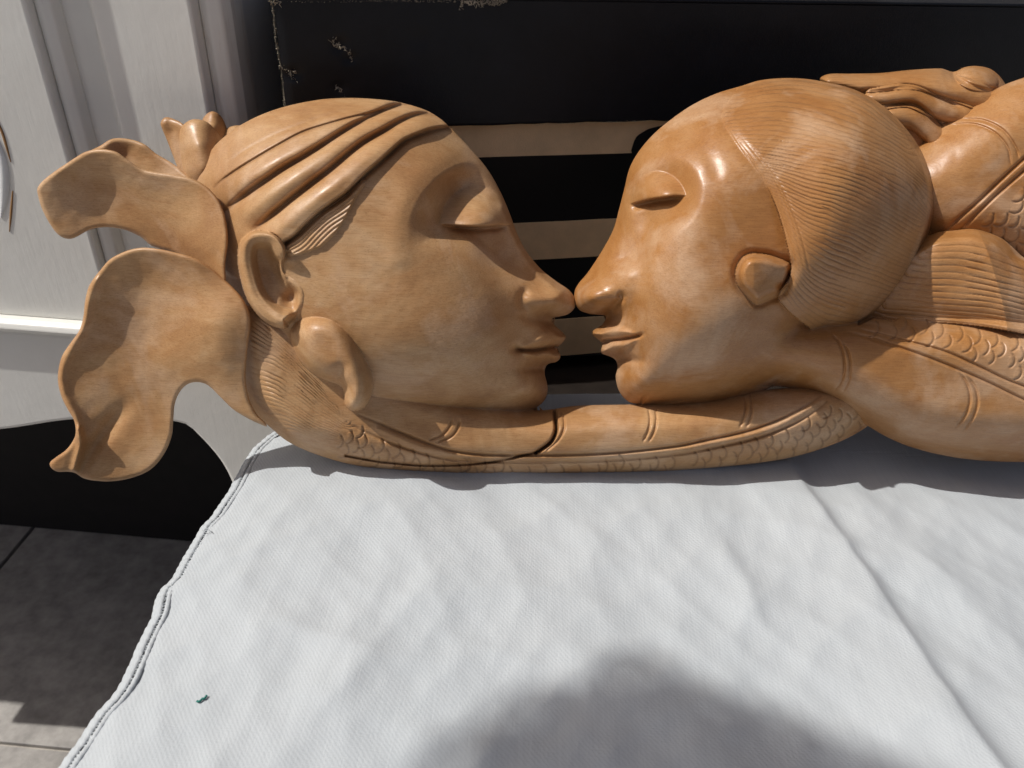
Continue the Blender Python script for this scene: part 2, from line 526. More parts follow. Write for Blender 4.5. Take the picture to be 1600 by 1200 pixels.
# --- floor: one grouted bed, stone tiles laid on it one by one
fl = link('floor', pyd('floor', [(-6, -6, FLOOR_Z - 0.006), (6, -6, FLOOR_Z - 0.006), (6, 1.2, FLOOR_Z - 0.006), (-6, 1.2, FLOOR_Z - 0.006)], [(0, 1, 2, 3)]), GROUT)
tag(fl, kind='structure')
T = 0.45; GAP = 0.004
_s1, _s2, _s3 = on_z(0, 890, FLOOR_Z), on_z(100, 770, FLOOR_Z), on_z(50, 1163, FLOOR_Z)
_fa = math.atan2(_s2[1] - _s1[1], _s2[0] - _s1[0]) - math.pi / 2          # the joints run this way
_dd = _s2[:2] - _s1[:2]; _dd = _dd / np.linalg.norm(_dd)
_og = _s1[:2] + _dd * float((_s3[:2] - _s1[:2]) @ _dd)
ff = yaw_frame((_og[0], _og[1]), math.degrees(_fa))
tile_me = None
for i in range(-5, 5):
    for j in range(-4, 3):
        if tile_me is None:
            t0 = boxes('floor_tile', [(0, T - GAP, 0, T - GAP, -0.008, 0.0)], TILE, fl, None, 0.0012)
            tile_me = t0.data
        else:
            t0 = bpy.data.objects.new('floor_tile', tile_me); C.objects.link(t0); t0.parent = fl
            bevelled(t0, 0.0012)
        x, y, _ = ff(i * T, j * T, 0)
        t0.location = (x, y, FLOOR_Z + 0.0012 * ((i * 7 + j * 3) % 3) / 3); t0.rotation_euler = (0, 0, _fa)
wl = boxes('wall', [(-2.5, 2.5, 0.62, 0.72, FLOOR_Z, 1.2)], WALLM); tag(wl, kind='structure')

# --- cream painted cabinet behind, on the left
CABP = (-0.15, 0.070); CABD = -3
ct = trace_on(CABP, CABD); cf = yaw_frame(CABP, CABD)
cab = empty('cabinet', cf(-0.15, 0.15, FLOOR_Z), 'cream painted wooden cabinet with a curved apron behind the carving', 'cabinet')
xA = ct(73, 125)[0]; xA2 = ct(92, 0)[0]; xL = ct(120, 10)[0]; xB = ct(299, 90)[0]; xC = ct(322, 60)[0]
zM = ct(60, 497)[1]; zA = ct(50, 663)[1]; zTop = 0.60


def plan_prism(name, plan, z0, z1, mat, parent, bev=0.001):
    n = len(plan); V = [cf(x, y, z0) for x, y in plan] + [cf(x, y, z1) for x, y in plan]
    F = [tuple(range(n))[::-1], tuple(range(n, 2 * n))] + [(i, (i + 1) % n, (i + 1) % n + n, i + n) for i in range(n)]
    o = link(name, pyd(name, V, F), mat, parent); bevelled(o, bev, 3, 25); return o


# the door in front, its moulded edge, the frame post beside it, the side
plan_prism('door', [(xA - 1.0, 0.020), (xA - 1.0, 0.0), (xA, 0.0), (xA, 0.020)], zM, zTop, PAINT, cab, 0.0018)
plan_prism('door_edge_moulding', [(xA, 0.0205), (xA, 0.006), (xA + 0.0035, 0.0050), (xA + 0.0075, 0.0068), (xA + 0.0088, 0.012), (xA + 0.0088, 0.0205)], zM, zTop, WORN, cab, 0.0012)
plan_prism('frame_post', [(xL - 0.022, 0.040), (xL - 0.022, 0.0135), (xL - 0.002, 0.0135), (xL + 0.002, 0.0085), (xB, 0.0085), (xB, 0.040)], zA + 0.01, zTop, PAINT, cab, 0.0016)
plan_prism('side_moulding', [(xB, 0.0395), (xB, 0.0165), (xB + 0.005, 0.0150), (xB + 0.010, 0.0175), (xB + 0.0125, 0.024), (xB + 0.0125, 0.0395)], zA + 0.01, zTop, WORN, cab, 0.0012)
plan_prism('side_panel', [(xB + 0.002, 0.40), (xB + 0.002, 0.0405), (xB + 0.010, 0.0405), (xB + 0.010, 0.40)], zA + 0.01, zTop, PAINT, cab)
plan_prism('side_panel', [(xA - 1.01, 0.40), (xA - 1.01, 0.021), (xA - 1.01, 0.021), (xA - 1.01, 0.40)], zA + 0.01, zTop, PAINT, cab)
plan_prism('back_panel', [(xA - 1.0, 0.40), (xA - 1.0, 0.39), (xB, 0.39), (xB, 0.40)], zA + 0.01, zTop, PAINT, cab)
plan_prism('undershade_board', [(xA - 1.0, 0.342), (xA - 1.0, 0.33), (xB + 0.25, 0.33), (xB + 0.25, 0.342)], FLOOR_Z + 0.001, zA + 0.0115, VOID, cab)  # added dark board where there is only deep shade
boxes('bottom_board', [(xA - 1.0, xB, 0.022, 0.389, zA + 0.012, zA + 0.024)], VOID, cab, cf)  # shade beneath it put into its near-black colour
boxes('top_board', [(xA - 1.02, xB + 0.03, -0.01, 0.41, zTop, zTop + 0.02)], PAINT, cab, cf, 0.003)
# ledge moulding under the door
pl = [(-0.0075, -0.0062), (-0.0088, -0.0035), (-0.0075, -0.0005), (-0.004, 0.0008), (0.0, 0.0004), (0.018, 0.0), (0.018, -0.0075), (-0.003, -0.0075)]
V = []; n = len(pl)
for x in (xA - 1.0, xA + 0.002):
    V += [cf(x, y, zM + z) for y, z in pl]
F = [tuple(range(n)), tuple(range(n, 2 * n))[::-1]] + [(i, i + n, (i + 1) % n + n, (i + 1) % n) for i in range(n)]
bevelled(link('ledge_moulding', pyd('ledge_moulding', V, F), PAINT, cab), 0.0008)
# curved apron running into the leg: an outline in the front plane with real thickness
ap = [(ct(-900, 730)), ct(-500, 690), ct(-200, 676), ct(0, 669), ct(101, 655), ct(180, 650), ct(250, 654), ct(292, 661), ct(312, 678), ct(330, 697), ct(346, 717), ct(360, 742), ct(372, 775), ct(380, 830)]
apc = catmull([p for p in ap], 0.004)
xleg = ct(440, 640)[0]
lo = [tuple(p) for p in apc]
bot = [(lo[-1][0] + 0.006, FLOOR_Z), (xleg - 0.012, FLOOR_Z), (xleg - 0.004, lo[-1][1])]
outl = lo + bot + [(xleg, zA - 0.01), (xleg, zM - 0.0076), (lo[0][0], zM - 0.0076)]
n = len(outl); y0, y1 = -0.003, 0.022
V = [cf(x, y0, z) for x, z in outl] + [cf(x, y1, z) for x, z in outl]
F = [tuple(range(n)), tuple(range(n, 2 * n))[::-1]] + [(i, i + n, (i + 1) % n + n, (i + 1) % n) for i in range(n)]
bevelled(link('apron', pyd('apron', V, F), PAINT, cab), 0.003, 3)
for lx in (xleg - 0.05, xA - 0.99):
    for ly in (0.36,) if lx > xA else (0.03, 0.36):
        V = []
        for z, w, dx in ((FLOOR_Z, 0.011, 0.006), (FLOOR_Z + 0.1, 0.012, 0), (zA - 0.06, 0.018, 0), (zA + 0.0115, 0.024, 0.004)):
            V += [cf(lx + a * w + dx, ly + b * w, z) for a, b in ((-1, -1), (1, -1), (1, 1), (-1, 1))]
        F = [(3, 2, 1, 0), (12, 13, 14, 15)] + [(k * 4 + i, k * 4 + (i + 1) % 4, k * 4 + 4 + (i + 1) % 4, k * 4 + 4 + i) for k in range(3) for i in range(4)]
        bevelled(link('leg', pyd('leg', V, F), PAINT, cab), 0.004)
# worn oval scar on the door: fresh paint with a bare brown rim
def ribbon(name, pts, wfun, th, mat, parent, frame, yd):
    P = catmull(pts, 0.0015); t = np.gradient(P, axis=0); t /= np.linalg.norm(t, axis=1)[:, None]
    nn = np.stack([-t[:, 1], t[:, 0]], 1); k = len(P); V = []
    for yy in (yd - th, yd + 0.0006):
        for s in (-1, 1):
            V += [frame(*(P[i] + s * nn[i] * wfun(i / (k - 1)))[[0]], yy, (P[i] + s * nn[i] * wfun(i / (k - 1)))[1]) for i in range(k)]
    F = []
    for i in range(k - 1):
        F += [(i, i + 1, k + i + 1, k + i), (2 * k + i, 3 * k + i, 3 * k + i + 1, 2 * k + i + 1), (i, 2 * k + i, 2 * k + i + 1, i + 1), (k + i, k + i + 1, 3 * k + i + 1, 3 * k + i)]
    return link(name, pyd(name, V, F, True), mat, parent)


ribbon('paint_scar', [ct(-14, 205), ct(-2, 235), ct(4, 270), ct(5, 310), ct(2, 340)], lambda t: 0.0034 * math.sin(math.pi * min(1, t * 0.9 + 0.08)) + 0.0002, 0.0004, GLOSS, cab, cf, 0.0)
ribbon('bare_wood_scratch', [ct(-8, 180), ct(4, 208), ct(12, 235), ct(17, 253)], lambda t: 0.0006 * math.sin(math.pi * min(1, t * 0.9 + 0.08)) + 0.0001, 0.0003, BROWN, cab, cf, 0.0)
ribbon('bare_wood_scratch', [ct(20, 298), ct(18, 325), ct(15, 362)], lambda t: 0.0005 * math.sin(math.pi * min(1, t * 0.9 + 0.08)) + 0.0001, 0.0003, BROWN, cab, cf, 0.0)
for q in [(55, 40), (52, 25), (308, 108), (304, 92), (64, 62)]:
    x, z = ct(q[0], q[1], 0.012)
    k = 9; V = [cf(x + 0.0012 * math.cos(a) * (1 + 0.3 * math.sin(3 * a)), 0.0, z + 0.0026 * math.sin(a)) for a in np.linspace(0, 2 * math.pi, k, False)]

# --- low table under the cloth
tab = empty('closed_in_table', (0.15, -0.1, FLOOR_Z), 'low dark wooden table under the white linen cloth, closed in like a chest by sides added to block light', 'chest')
top_out = [on_z(436, 676), on_z(372, 760), on_z(262, 925), on_z(110, 1200), on_z(-120, 1600), np.array([0.55, -0.36, 0]), np.array([0.62, 0.24, 0]), np.array([-0.06, 0.13, 0])]
n = len(top_out); V = [(p[0], p[1], -0.0165) for p in top_out] + [(p[0], p[1], -0.040) for p in top_out]
F = [tuple(range(n)), tuple(range(n, 2 * n))[::-1]] + [(i, i + n, (i + 1) % n + n, (i + 1) % n) for i in range(n)]
link('table_top', pyd('table_top', V, F), DARKWOOD, tab)
cxm, cym = 0.2, -0.1
ins_ = [(p[0] + 0.02 * (cxm - p[0]), p[1] + 0.02 * (cym - p[1])) for p in top_out]
V = [(a, b_, -0.0402) for a, b_ in ins_] + [(a, b_, FLOOR_Z + 0.03) for a, b_ in ins_]
F = [(i, i + n, (i + 1) % n + n, (i + 1) % n) for i in range(n)] + [tuple(range(n, 2 * n))[::-1]]
link('body', pyd('body', V, F), DARKWOOD, tab)  # closed sides added to keep light from under the cabinet
for x, y in ((-0.06, -0.24), (0.48, -0.30), (0.52, 0.19), (0.0, 0.07)):
    boxes('leg', [(x - 0.018, x + 0.018, y - 0.018, y + 0.018, FLOOR_Z, FLOOR_Z + 0.0298)], DARKWOOD, tab, None, 0.002)

# --- the worn black cardboard box behind the carving
BXP = (0.0, 0.115); BXD = 14
bt = trace_on(BXP, BXD); bf = yaw_frame(BXP, BXD)
bx = empty('cardboard_box', bf(0.13, 0.11, 0.0), 'worn black cardboard box with beige stripes and frayed corners behind the carving', 'box')
xl = bt(437, 85)[0]; xr = 0.52; zt = bt(900, -4)[1]; zb = bt(940, 191)[1]
LID = 0.0055
# body, recessed behind the lid
boxes('body', [(xl + LID, xr - LID, LID, 0.20, 0.0012, zt - 0.002)], BLACKPRINT, bx, bf, 0.0008)
# lid: top and four walls, hollow, its lower edge a little ragged
boxes('lid_top', [(xl, xr, 0.0, 0.2035, zt - 0.0018, zt)], BLACKCARD, bx, bf, 0.0008)


def lid_wall():
    nx, nz = 260, 40
    xs = np.linspace(xl, xr, nx); V = []
    r = np.random.default_rng(3)
    rag = np.interp(np.arange(nx), np.arange(0, nx, 3), r.normal(0, 0.00028, len(np.arange(0, nx, 3))))
    bow = lambda x, z: 0.0006 * math.sin(9 * x) + 0.0005 * math.sin(14 * x + 40 * z)
    # dents pushed in by knocks
    dents = [bt(531, 70) + (0.006, 0.0016), bt(546, 90) + (0.004, 0.0018), bt(530, 137) + (0.005, 0.0012), bt(458, 115) + (0.005, 0.0022), bt(655, 60) + (0.008, 0.0006)]
    for back in (0, 1):
        for k in range(nz):
            for i, x in enumerate(xs):
                f = k / (nz - 1); z0 = zb + rag[i]; z = z0 + (zt - 0.0019 - z0) * f
                d = sum(dep * math.exp(-((x - dx) ** 2 + (z - dz) ** 2) / (w * 0.5) ** 2) for dx, dz, w, dep in dents)
                edge = 0.0012 * math.exp(-((x - xl) / 0.0018) ** 2)
                V.append(bf(x, bow(x, z) - 0.0004 + d + edge + (0.0016 if back else 0), z))
    F = []; o = nx * nz
    for k in range(nz - 1):
        for i in range(nx - 1):
            a = k * nx + i
            F.append((a, a + 1, a + nx + 1, a + nx)); F.append((o + a, o + a + nx, o + a + nx + 1, o + a + 1))
    for i in range(nx - 1): F.append((i, o + i, o + i + 1, i + 1))
    return pyd('lid_front', V, F, True)


link('lid_front', lid_wall(), BLACKCARD, bx)
boxes('lid_side', [(xl, xl + 0.0016, 0.0022, 0.2035, zb, zt - 0.0019)], BLACKCARD, bx, bf)
boxes('lid_side', [(xr - 0.0016, xr, 0.0022, 0.2035, zb, zt - 0.0019)], BLACKCARD, bx, bf)


# beige stripes: paper bands on the body, 0.4 mm proud
def stripe(y_hi, y_lo, xref, right_px=None):
    z1 = bt(xref, y_hi)[1]; z0 = bt(xref, y_lo)[1]
    x1 = xr - LID - 0.001 if right_px is None else bt(right_px, (y_hi + y_lo) / 2)[0]
    k = 60; xs = np.linspace(xl + LID + 0.0005, x1, k); r = np.random.default_rng(int(y_hi))
    V = []
    for yy in (LID - 0.0005, LID + 0.0004):
        for z, s in ((z0, 1), (z1, 1)):
            for i, x in enumerate(xs): V.append(bf(x, yy, z + r.normal(0, 0.00006)))
    F = []
    for i in range(k - 1):
        F += [(i, i + 1, k + i + 1, k + i), (k + i, k + i + 1, 3 * k + i + 1, 3 * k + i), (i, 2 * k + i, 2 * k + i + 1, i + 1)]
    F += [(0, k, 3 * k, 2 * k), (k - 1, 3 * k - 1 - k + k, 4 * k - 1, 2 * k - 1)][:1]
    return link('stripe', pyd('stripe', V, F), KRAFT, bx)


stripe(186, 246, 900); stripe(350, 408, 900); stripe(503, 560, 905)


# a torn dark flap covering the end of the top stripe
def flap(name, px, yd, th, mat, parent):
    P = catmull([bt(*p) for p in px], 0.0015, True); n = len(P)
    V = [bf(p[0], yd, p[1]) for p in P] + [bf(p[0], yd + th, p[1]) for p in P]
    F = [tuple(range(n)), tuple(range(n, 2 * n))[::-1]] + [(i, i + n, (i + 1) % n + n, (i + 1) % n) for i in range(n)]
    return link(name, pyd(name, V, F), mat, parent)


flap('torn_flap', [(992, 244), (993, 232), (999, 218), (1010, 210), (1019, 205), (1060, 196), (1120, 192), (1300, 184), (1560, 172), (1590, 230), (1300, 234), (1100, 240)], LID - 0.0012, 0.0006, BLACKPRINT, bx)


# frayed paper along the worn edges: short ragged fibres, one part
def fray(name, runs, mat, parent, seed):
    r = np.random.default_rng(seed); V = []; F = []
    for pts, w, dens, yd in runs:
        P = catmull([bt(*p) for p in pts], 0.0006)
        for p in P:
            for _ in range(dens):
                c = np.array([p[0] + r.normal(0, w), p[1] + r.normal(0, w)])
                a = r.uniform(0, 2 * math.pi); L = r.uniform(0.5, 1.6) * w * 1.1; b = r.uniform(0.12, 0.3) * w
                d = np.array([math.cos(a), math.sin(a)]) * L; e = np.array([-math.sin(a), math.cos(a)]) * b
                y = yd - abs(r.normal(0, 0.0005)); y2 = y - abs(r.normal(0, 0.0007))
                o = len(V)
                V += [bf(*(c - d - e)[[0]], y, (c - d - e)[1]), bf(*(c + d - e * .4)[[0]], y2, (c + d - e * .4)[1]),
                      bf(*(c + d + e * .4)[[0]], y2, (c + d + e * .4)[1]), bf(*(c - d + e)[[0]], y, (c - d + e)[1]),
                      bf(*c[[0]], y + 0.0007, c[1])]
                F += [(o, o + 1, o + 2, o + 3), (o, o + 4, o + 1), (o + 3, o + 2, o + 4)]
    o = link(name, pyd(name, V, F), mat, parent); o['kind'] = 'stuff'; return o


fray('frayed_edge', [([(424, 0), (428, 30), (432, 70), (438, 100), (442, 130), (446, 176)], 0.00026, 3, 0.0008),
                     ([(422, 4), (432, 3), (440, 4)], 0.0006, 3, 0.0),
                     ([(440, 104), (450, 108), (458, 112), (466, 108)], 0.0006, 3, 0.0004),
                     ([(450, 114), (458, 122), (468, 126)], 0.0004, 3, 0.0004),
                     ([(518, 62), (524, 68), (530, 72)], 0.0007, 3, -0.0002),
                     ([(530, 72), (540, 76), (546, 84)], 0.0005, 3, -0.0002), ([(548, 88), (550, 94)], 0.0004, 2, -0.0002),
                     ([(527, 136), (534, 144), (538, 153)], 0.0006, 3, -0.0002),
                     ([(722, 2), (740, 4), (760, 4), (776, 2)], 0.0007, 3, -0.0002), ([(718, 14), (721, 8), (722, 2)], 0.0004, 3, -0.0002), ([(770, 6), (780, 3), (790, 1)], 0.0006, 4, -0.0002),
                     ([(440, 3), (500, 2), (560, 2), (640, 1)], 0.00025, 1, 0.0), ([(640, 1), (720, 1)], 0.00035, 1, 0.0),
                     ([(830, 195), (900, 192), (1020, 188)], 0.00018, 1, -0.0003)], FRAY, bx, 5)

# --- white linen cloth
cl = None
edge_px = [(428, 672), (418, 678), (404, 690), (388, 706), (374, 730), (366, 745), (357, 762), (344, 782), (330, 803), (312, 822), (296, 850), (278, 880), (266, 902), (250, 917), (240, 940), (234, 962), (222, 990), (206, 1022), (188, 1060), (170, 1088), (148, 1112), (128, 1142), (104, 1176), (86, 1202), (40, 1270), (-40, 1400), (-140, 1560)]
def cloth_z(x, y):
    z = np.zeros_like(x)

    def ridge(p, q, h, wl, wr, fade=0.02, pow_=1.0):
        """a crease from p to q; wl / wr widths to its left and right"""
        nonlocal z
        p, q = np.array(p), np.array(q); d = q - p; L = np.linalg.norm(d); d = d / L
        s = (x - p[0]) * d[0] + (y - p[1]) * d[1]; t = (x - p[0]) * -d[1] + (y - p[1]) * d[0]
        t = t + 0.0016 * np.sin(s * 60 + p[0] * 40) * pow_
        w = np.where(t > 0, wl, wr)
        k = sstep(-fade, fade * 0.4, s) * (1 - sstep(L - fade * 0.4, L + fade, s))
        z += h * np.exp(-np.abs(t / w) ** 1.5) * k
    P = lambda a, b: on_z(a, b)[:2]
    # the long fold from under the arm to the front edge: t>0 is on the left when walking towards the camera... signs below
    ridge(P(1225, 722), P(1640, 1330), 0.0052, 0.0050, 0.030, 0.012, 0.3)
    ridge(P(1100, 950), P(1180, 870), -0.0010, 0.008, 0.008)
    ridge(P(830, 770), P(1010, 900), 0.0007, 0.006, 0.009)
    ridge(P(620, 800), P(700, 960), 0.0011, 0.010, 0.014)
    ridge(P(560, 1060), P(690, 880), 0.0016, 0.007, 0.014)
    ridge(P(470, 1120), P(600, 900), 0.0011, 0.006, 0.008)
    ridge(P(360, 860), P(480, 830), 0.0009, 0.006, 0.006)
    ridge(P(420, 960), P(520, 1010), 0.0011, 0.005, 0.008)
    ridge(P(340, 930), P(440, 800), 0.0008, 0.006, 0.010)
    ridge(P(1130, 860), P(1190, 980), 0.0009, 0.004, 0.006)
    ridge(P(1060, 760), P(1180, 950), 0.0010, 0.008, 0.012)
    ridge(P(1350, 770), P(1560, 1010), 0.0014, 0.010, 0.012)
    ridge(P(1480, 900), P(1640, 1060), 0.0012, 0.010, 0.010)
    ridge(P(900, 1010), P(960, 1190), 0.0008, 0.010, 0.010)
    ridge(P(700, 1000), P(760, 1200), 0.0009, 0.012, 0.008)
    ridge(P(780, 745), P(1040, 762), 0.0016, 0.006, 0.006)
    ridge(P(560, 740), P(760, 780), 0.0012, 0.006, 0.008)
    ridge(P(250, 1080), P(400, 1010), 0.0008, 0.008, 0.008)
    ridge(P(420, 1200), P(560, 1060), 0.0010, 0.008, 0.010)
    foot = np.interp(x, [-0.12, -0.08, 0.0, 0.07, 0.15, 0.3], [0.022, -0.001, -0.001, 0.0055, 0.012, 0.03])
    calm = 0.25 + 0.75 * sstep(0.0, 0.03, foot - y)
    for k, (a_, b_, ph, A) in enumerate([(48, 30, 0.3, 0.00075), (-36, 52, 1.9, 0.0007), (70, -20, 4.0, 0.0005), (25, 75, 2.6, 0.00055), (-88, 40, 0.9, 0.00035), (140, 95, 2.2, 0.00034), (-120, 150, 5.0, 0.00032), (190, -60, 1.1, 0.00024), (230, 210, 3.3, 0.00012)]):
        f = np.sin(a_ * x + b_ * y + ph + 1.1 * np.sin(31 * y - 17 * x + k) + 0.7 * np.sin(52 * x + 23 * y + 2 * k))
        m_ = 0.35 + 0.65 * (0.5 + 0.5 * np.sin(23 * x + 29 * y * (1 if k % 2 else -1) + 1.7 * k))
        z += 1.25 * A * (1 - np.sqrt(f * f + 0.0004)) * m_ * calm
    r = np.random.default_rng(21)
    for _ in range(26):                                   # faint crumples
        a = r.uniform([-0.14, -0.19], [0.26, 0.03]); ang = r.uniform(0, math.pi); L = r.uniform(0.02, 0.06)
        ridge(a, a + L * np.array([math.cos(ang), math.sin(ang)]), r.uniform(-0.0006, 0.0008), r.uniform(0.003, 0.009), r.uniform(0.003, 0.009))
    for k in range(6):
        ax, ay, ph = r.uniform(20, 70), r.uniform(20, 70), r.uniform(0, 6)
        z += 0.00030 * np.sin(ax * x + ay * y * (1 if k % 2 else -1) + ph)
    z -= 0.55 * np.maximum(0, -0.035 - x) ** 2 + 0.10 * np.maximum(0, x - 0.03) ** 2 + 0.25 * np.maximum(0, -0.11 - y) ** 2
    for_arm = np.interp(x, [-0.12, -0.08, 0.0, 0.07, 0.12], [0.022, -0.001, -0.001, 0.0055, 0.012])      # the cloth puckers up against the carving's foot
    z += 0.0028 * np.exp(-np.maximum(0, for_arm - y) / 0.013) * sstep(-0.125, -0.07, x) * sstep(0.15, 0.09, x) * sstep(for_arm + 0.03, for_arm, y)
    return z


E = np.array([on_z(*p)[:2] for p in edge_px])
for _ in range(3):
    zz = cloth_z(E[:, 0], E[:, 1]) - 0.002
    E = np.array([on_z(p[0], p[1], z)[:2] for p, z in zip(edge_px, zz)])
EC = catmull(E, 0.0012)
FAR = np.array([on_z(428, 672)[:2], on_z(560, 640)[:2] + [0, 0.006], on_z(850, 613)[:2], on_z(960, 613)[:2], on_z(1100, 608)[:2], [0.30, 0.118], [0.56, 0.16]])


def edge_drop(d):
    """the cloth curls down a little where it leaves the table edge"""
    return -0.0028 * np.exp(-d / 0.006)


def build_cloth():
    g = 0.0016
    # rows follow the left edge; columns run to the right
    x1 = 0.56
    ys = []
    order = np.argsort(EC[:, 1]); ey = EC[order, 1]; ex = EC[order, 0]
    yv = np.arange(-0.36, 0.172, g)
    offs = np.concatenate([[0.0062], np.cumsum(np.full(300, g)) + 0.0062, 0.4862 + np.cumsum(np.linspace(g, 0.02, 22))])
    fx = FAR[:, 0]; fy = FAR[:, 1]
    V = np.zeros((len(yv), len(offs), 3)); ok = np.zeros((len(yv), len(offs)), bool)
    tl = np.array([EC[0, 0], EC[0, 1]])
    for i, y in enumerate(yv):
        xe = np.interp(y, ey, ex) if y <= ey[-1] else np.interp(y, fy, fx)
        xs = xe + offs
        far = np.interp(xs, fx, fy)
        V[i, :, 0] = xs; V[i, :, 1] = np.minimum(y, far); ok[i] = y <= far + g
    z = cloth_z(V[..., 0], V[..., 1]); lim = 0.0
    # flattened under the carving's foot
    V[..., 2] = z + edge_drop(np.broadcast_to(offs, z.shape) - 0.002)
    P = V.reshape(-1, 3); idx = np.arange(len(P)).reshape(ok.shape)
    q = ok[:-1, :-1] & ok[1:, :-1] & ok[:-1, 1:] & ok[1:, 1:]
    quads = np.stack([idx[:-1, :-1], idx[:-1, 1:], idx[1:, 1:], idx[1:, :-1]], -1)[q]
    u, inv = np.unique(quads, return_inverse=True)
    me = raw_mesh('cloth', P[u], inv.reshape(quads.shape))
    o = link('cloth', me, LINEN)
    return o


cl = build_cloth()
tag(cl, 'creased white linen cloth with a hemstitched left edge under the carving', 'cloth')


def hem():
    """the woven border outside the row of holes, with its small drawn threads"""
    P = EC; t = np.gradient(P, axis=0); t /= np.linalg.norm(t, axis=1)[:, None]
    nn = np.stack([-t[:, 1], t[:, 0]], 1)            # points inward for this walking direction?
    if (nn[len(nn) // 2][0]) < 0: nn = -nn
    k = len(P); r = np.random.default_rng(2)
    prof_ = [(0.0002, -0.0006), (-0.0002, 0.0004), (0.0008, 0.0010), (0.0018, 0.0006), (0.0032, 0.0010), (0.0043, 0.0004), (0.0045, -0.0004)]
    V = []
    wob = np.interp(np.arange(k), np.arange(0, k, 4), r.normal(0, 0.00018, len(np.arange(0, k, 4))))
    base = cloth_z(P[:, 0], P[:, 1])
    for o_, dz in prof_:
        Q = P + nn * (o_ + wob)[:, None] if np.ndim(o_ + wob) else P
        V.append(np.column_stack([Q, base + edge_drop(o_ - 0.002) + dz + 0.0003 * np.sin(np.arange(k) * 2.1)]))
    V = np.concatenate(V); m = len(prof_); F = []
    for j in range(m - 1):
        for i in range(k - 1): F.append((j * k + i, j * k + i + 1, (j + 1) * k + i + 1, (j + 1) * k + i))
    for i in range(k - 1): F.append(((m - 1) * k + i, (m - 1) * k + i + 1, i + 1, i))
    h = raw_mesh('hem_border', V, np.array(F)); link('hem_border', h, LINEN, cl)
    # inner corded edge of the holes
    V = []; m = 7
    for a in np.linspace(0, 2 * math.pi, m, False):
        Q = P + nn * (0.0066 + 0.0011 * math.cos(a) + wob * .6)[:, None]
        V.append(np.column_stack([Q, base + edge_drop(0.0048) + 0.0004 + 0.0008 * math.sin(a) + 0.0002 * np.sin(np.arange(k) * 2.6)]))
    V = np.concatenate(V); F = []
    for j in range(m):
        for i in range(k - 1): F.append((j * k + i, j * k + i + 1, ((j + 1) % m) * k + i + 1, ((j + 1) % m) * k + i))
    link('hem_cord', raw_mesh('hem_cord', V, np.array(F)), LINEN, cl)
    # small bars across the holes
    V = []; F = []
    for i in range(2, k - 3):
        if r.random() < 0.10: continue
        a = P[i] + nn[i] * 0.0042; b = P[i] + nn[i] * 0.0064 + t[i] * r.normal(0, 0.0005)
        za = base[i] + edge_drop(0.0014) + 0.0003; zb_ = base[i] + edge_drop(0.0044) + 0.0003
        w = t[i] * r.uniform(0.00018, 0.00034) if (i // 24) % 3 else t[i] * r.uniform(0.0003, 0.0006)
        o = len(V)
        V += [(*(a - w), za), (*(a + w), za), (*(b + w), zb_), (*(b - w), zb_), (*a, za + 0.0004), (*b, zb_ + 0.0004)]
        F += [(o, o + 1, o + 2, o + 3), (o, o + 3, o + 5, o + 4), (o + 1, o + 4, o + 5, o + 2)]
    s = link('hem_thread', pyd('hem_thread', V, F), LINEN, cl); s['kind'] = 'stuff'


hem()


def strand(name, px, r_, mat, parent, z=0.0008, lift=0.0):
    P = np.array([on_z(*p)[:2] for p in px]); P = catmull(P, 0.0004)
    zz = cloth_z(P[:, 0], P[:, 1]) + z + lift * np.sin(np.linspace(0, math.pi, len(P)))
    k = len(P); t = np.gradient(P, axis=0); t /= np.linalg.norm(t, axis=1)[:, None] + 1e-12
    V = []; m = 6
    for a in np.linspace(0, 2 * math.pi, m, False):
        V.append(np.column_stack([P + np.stack([-t[:, 1], t[:, 0]], 1) * r_ * math.cos(a), zz + r_ * math.sin(a)]))
    V = np.concatenate(V); F = [(j * k + i, j * k + i + 1, ((j + 1) % m) * k + i + 1, ((j + 1) % m) * k + i) for j in range(m) for i in range(k - 1)]
    F = [list(f) for f in F]
    return link(name, raw_mesh(name, V, np.array(F)), mat, parent)


th = strand('thread', [(306, 1091), (310, 1092), (315, 1088), (318, 1088), (322, 1083)], 0.00045, GREEN, None)
tag(th, 'tiny green thread lying on the white cloth at lower left', 'thread')
strand('loose_thread', [(326, 818), (320, 815), (315, 818), (312, 813)], 0.00016, LINEN, cl, 0.0004, 0.001)
strand('loose_thread', [(328, 820), (320, 818), (314, 822)], 0.00016, LINEN, cl, 0.0003, 0.001)


# ================================================================== the carving
carv = empty('wood_carving', (0.0, 0.0, 0.0), 'light brown wood carving of two people touching noses, lying on the white cloth', 'wood carving')
ZMIN = 0.0009
STEP = 1.0


def scale_arcs(G, h, rows, depth=4.0, w=1.7):
    """incised crescent scales: rows of (cx, cy, r, mid angle, half span)"""
    for cx, cy, r, a0, hs in rows:
        j0, j1 = np.searchsorted(G.xs, [cx - r - 6, cx + r + 6]); i0, i1 = np.searchsorted(G.ys, [cy - r - 6, cy + r + 6])
        if j1 <= j0 or i1 <= i0: continue
        s = (slice(i0, i1), slice(j0, j1)); x = G.X[s] - cx; y = G.Y[s] - cy
        R = np.hypot(x, y); A = np.arctan2(y, x); dA = np.abs((A - a0 + math.pi) % (2 * math.pi) - math.pi)
        k = 1 - sstep(hs - 0.25, hs + 0.12, dA)
        h[s] -= 0.62 * depth * np.exp(-((R - r) / w) ** 2) * k
        h[s] += 0.5 * np.exp(-((R - r + 5) / 4) ** 2) * k * (R < r)


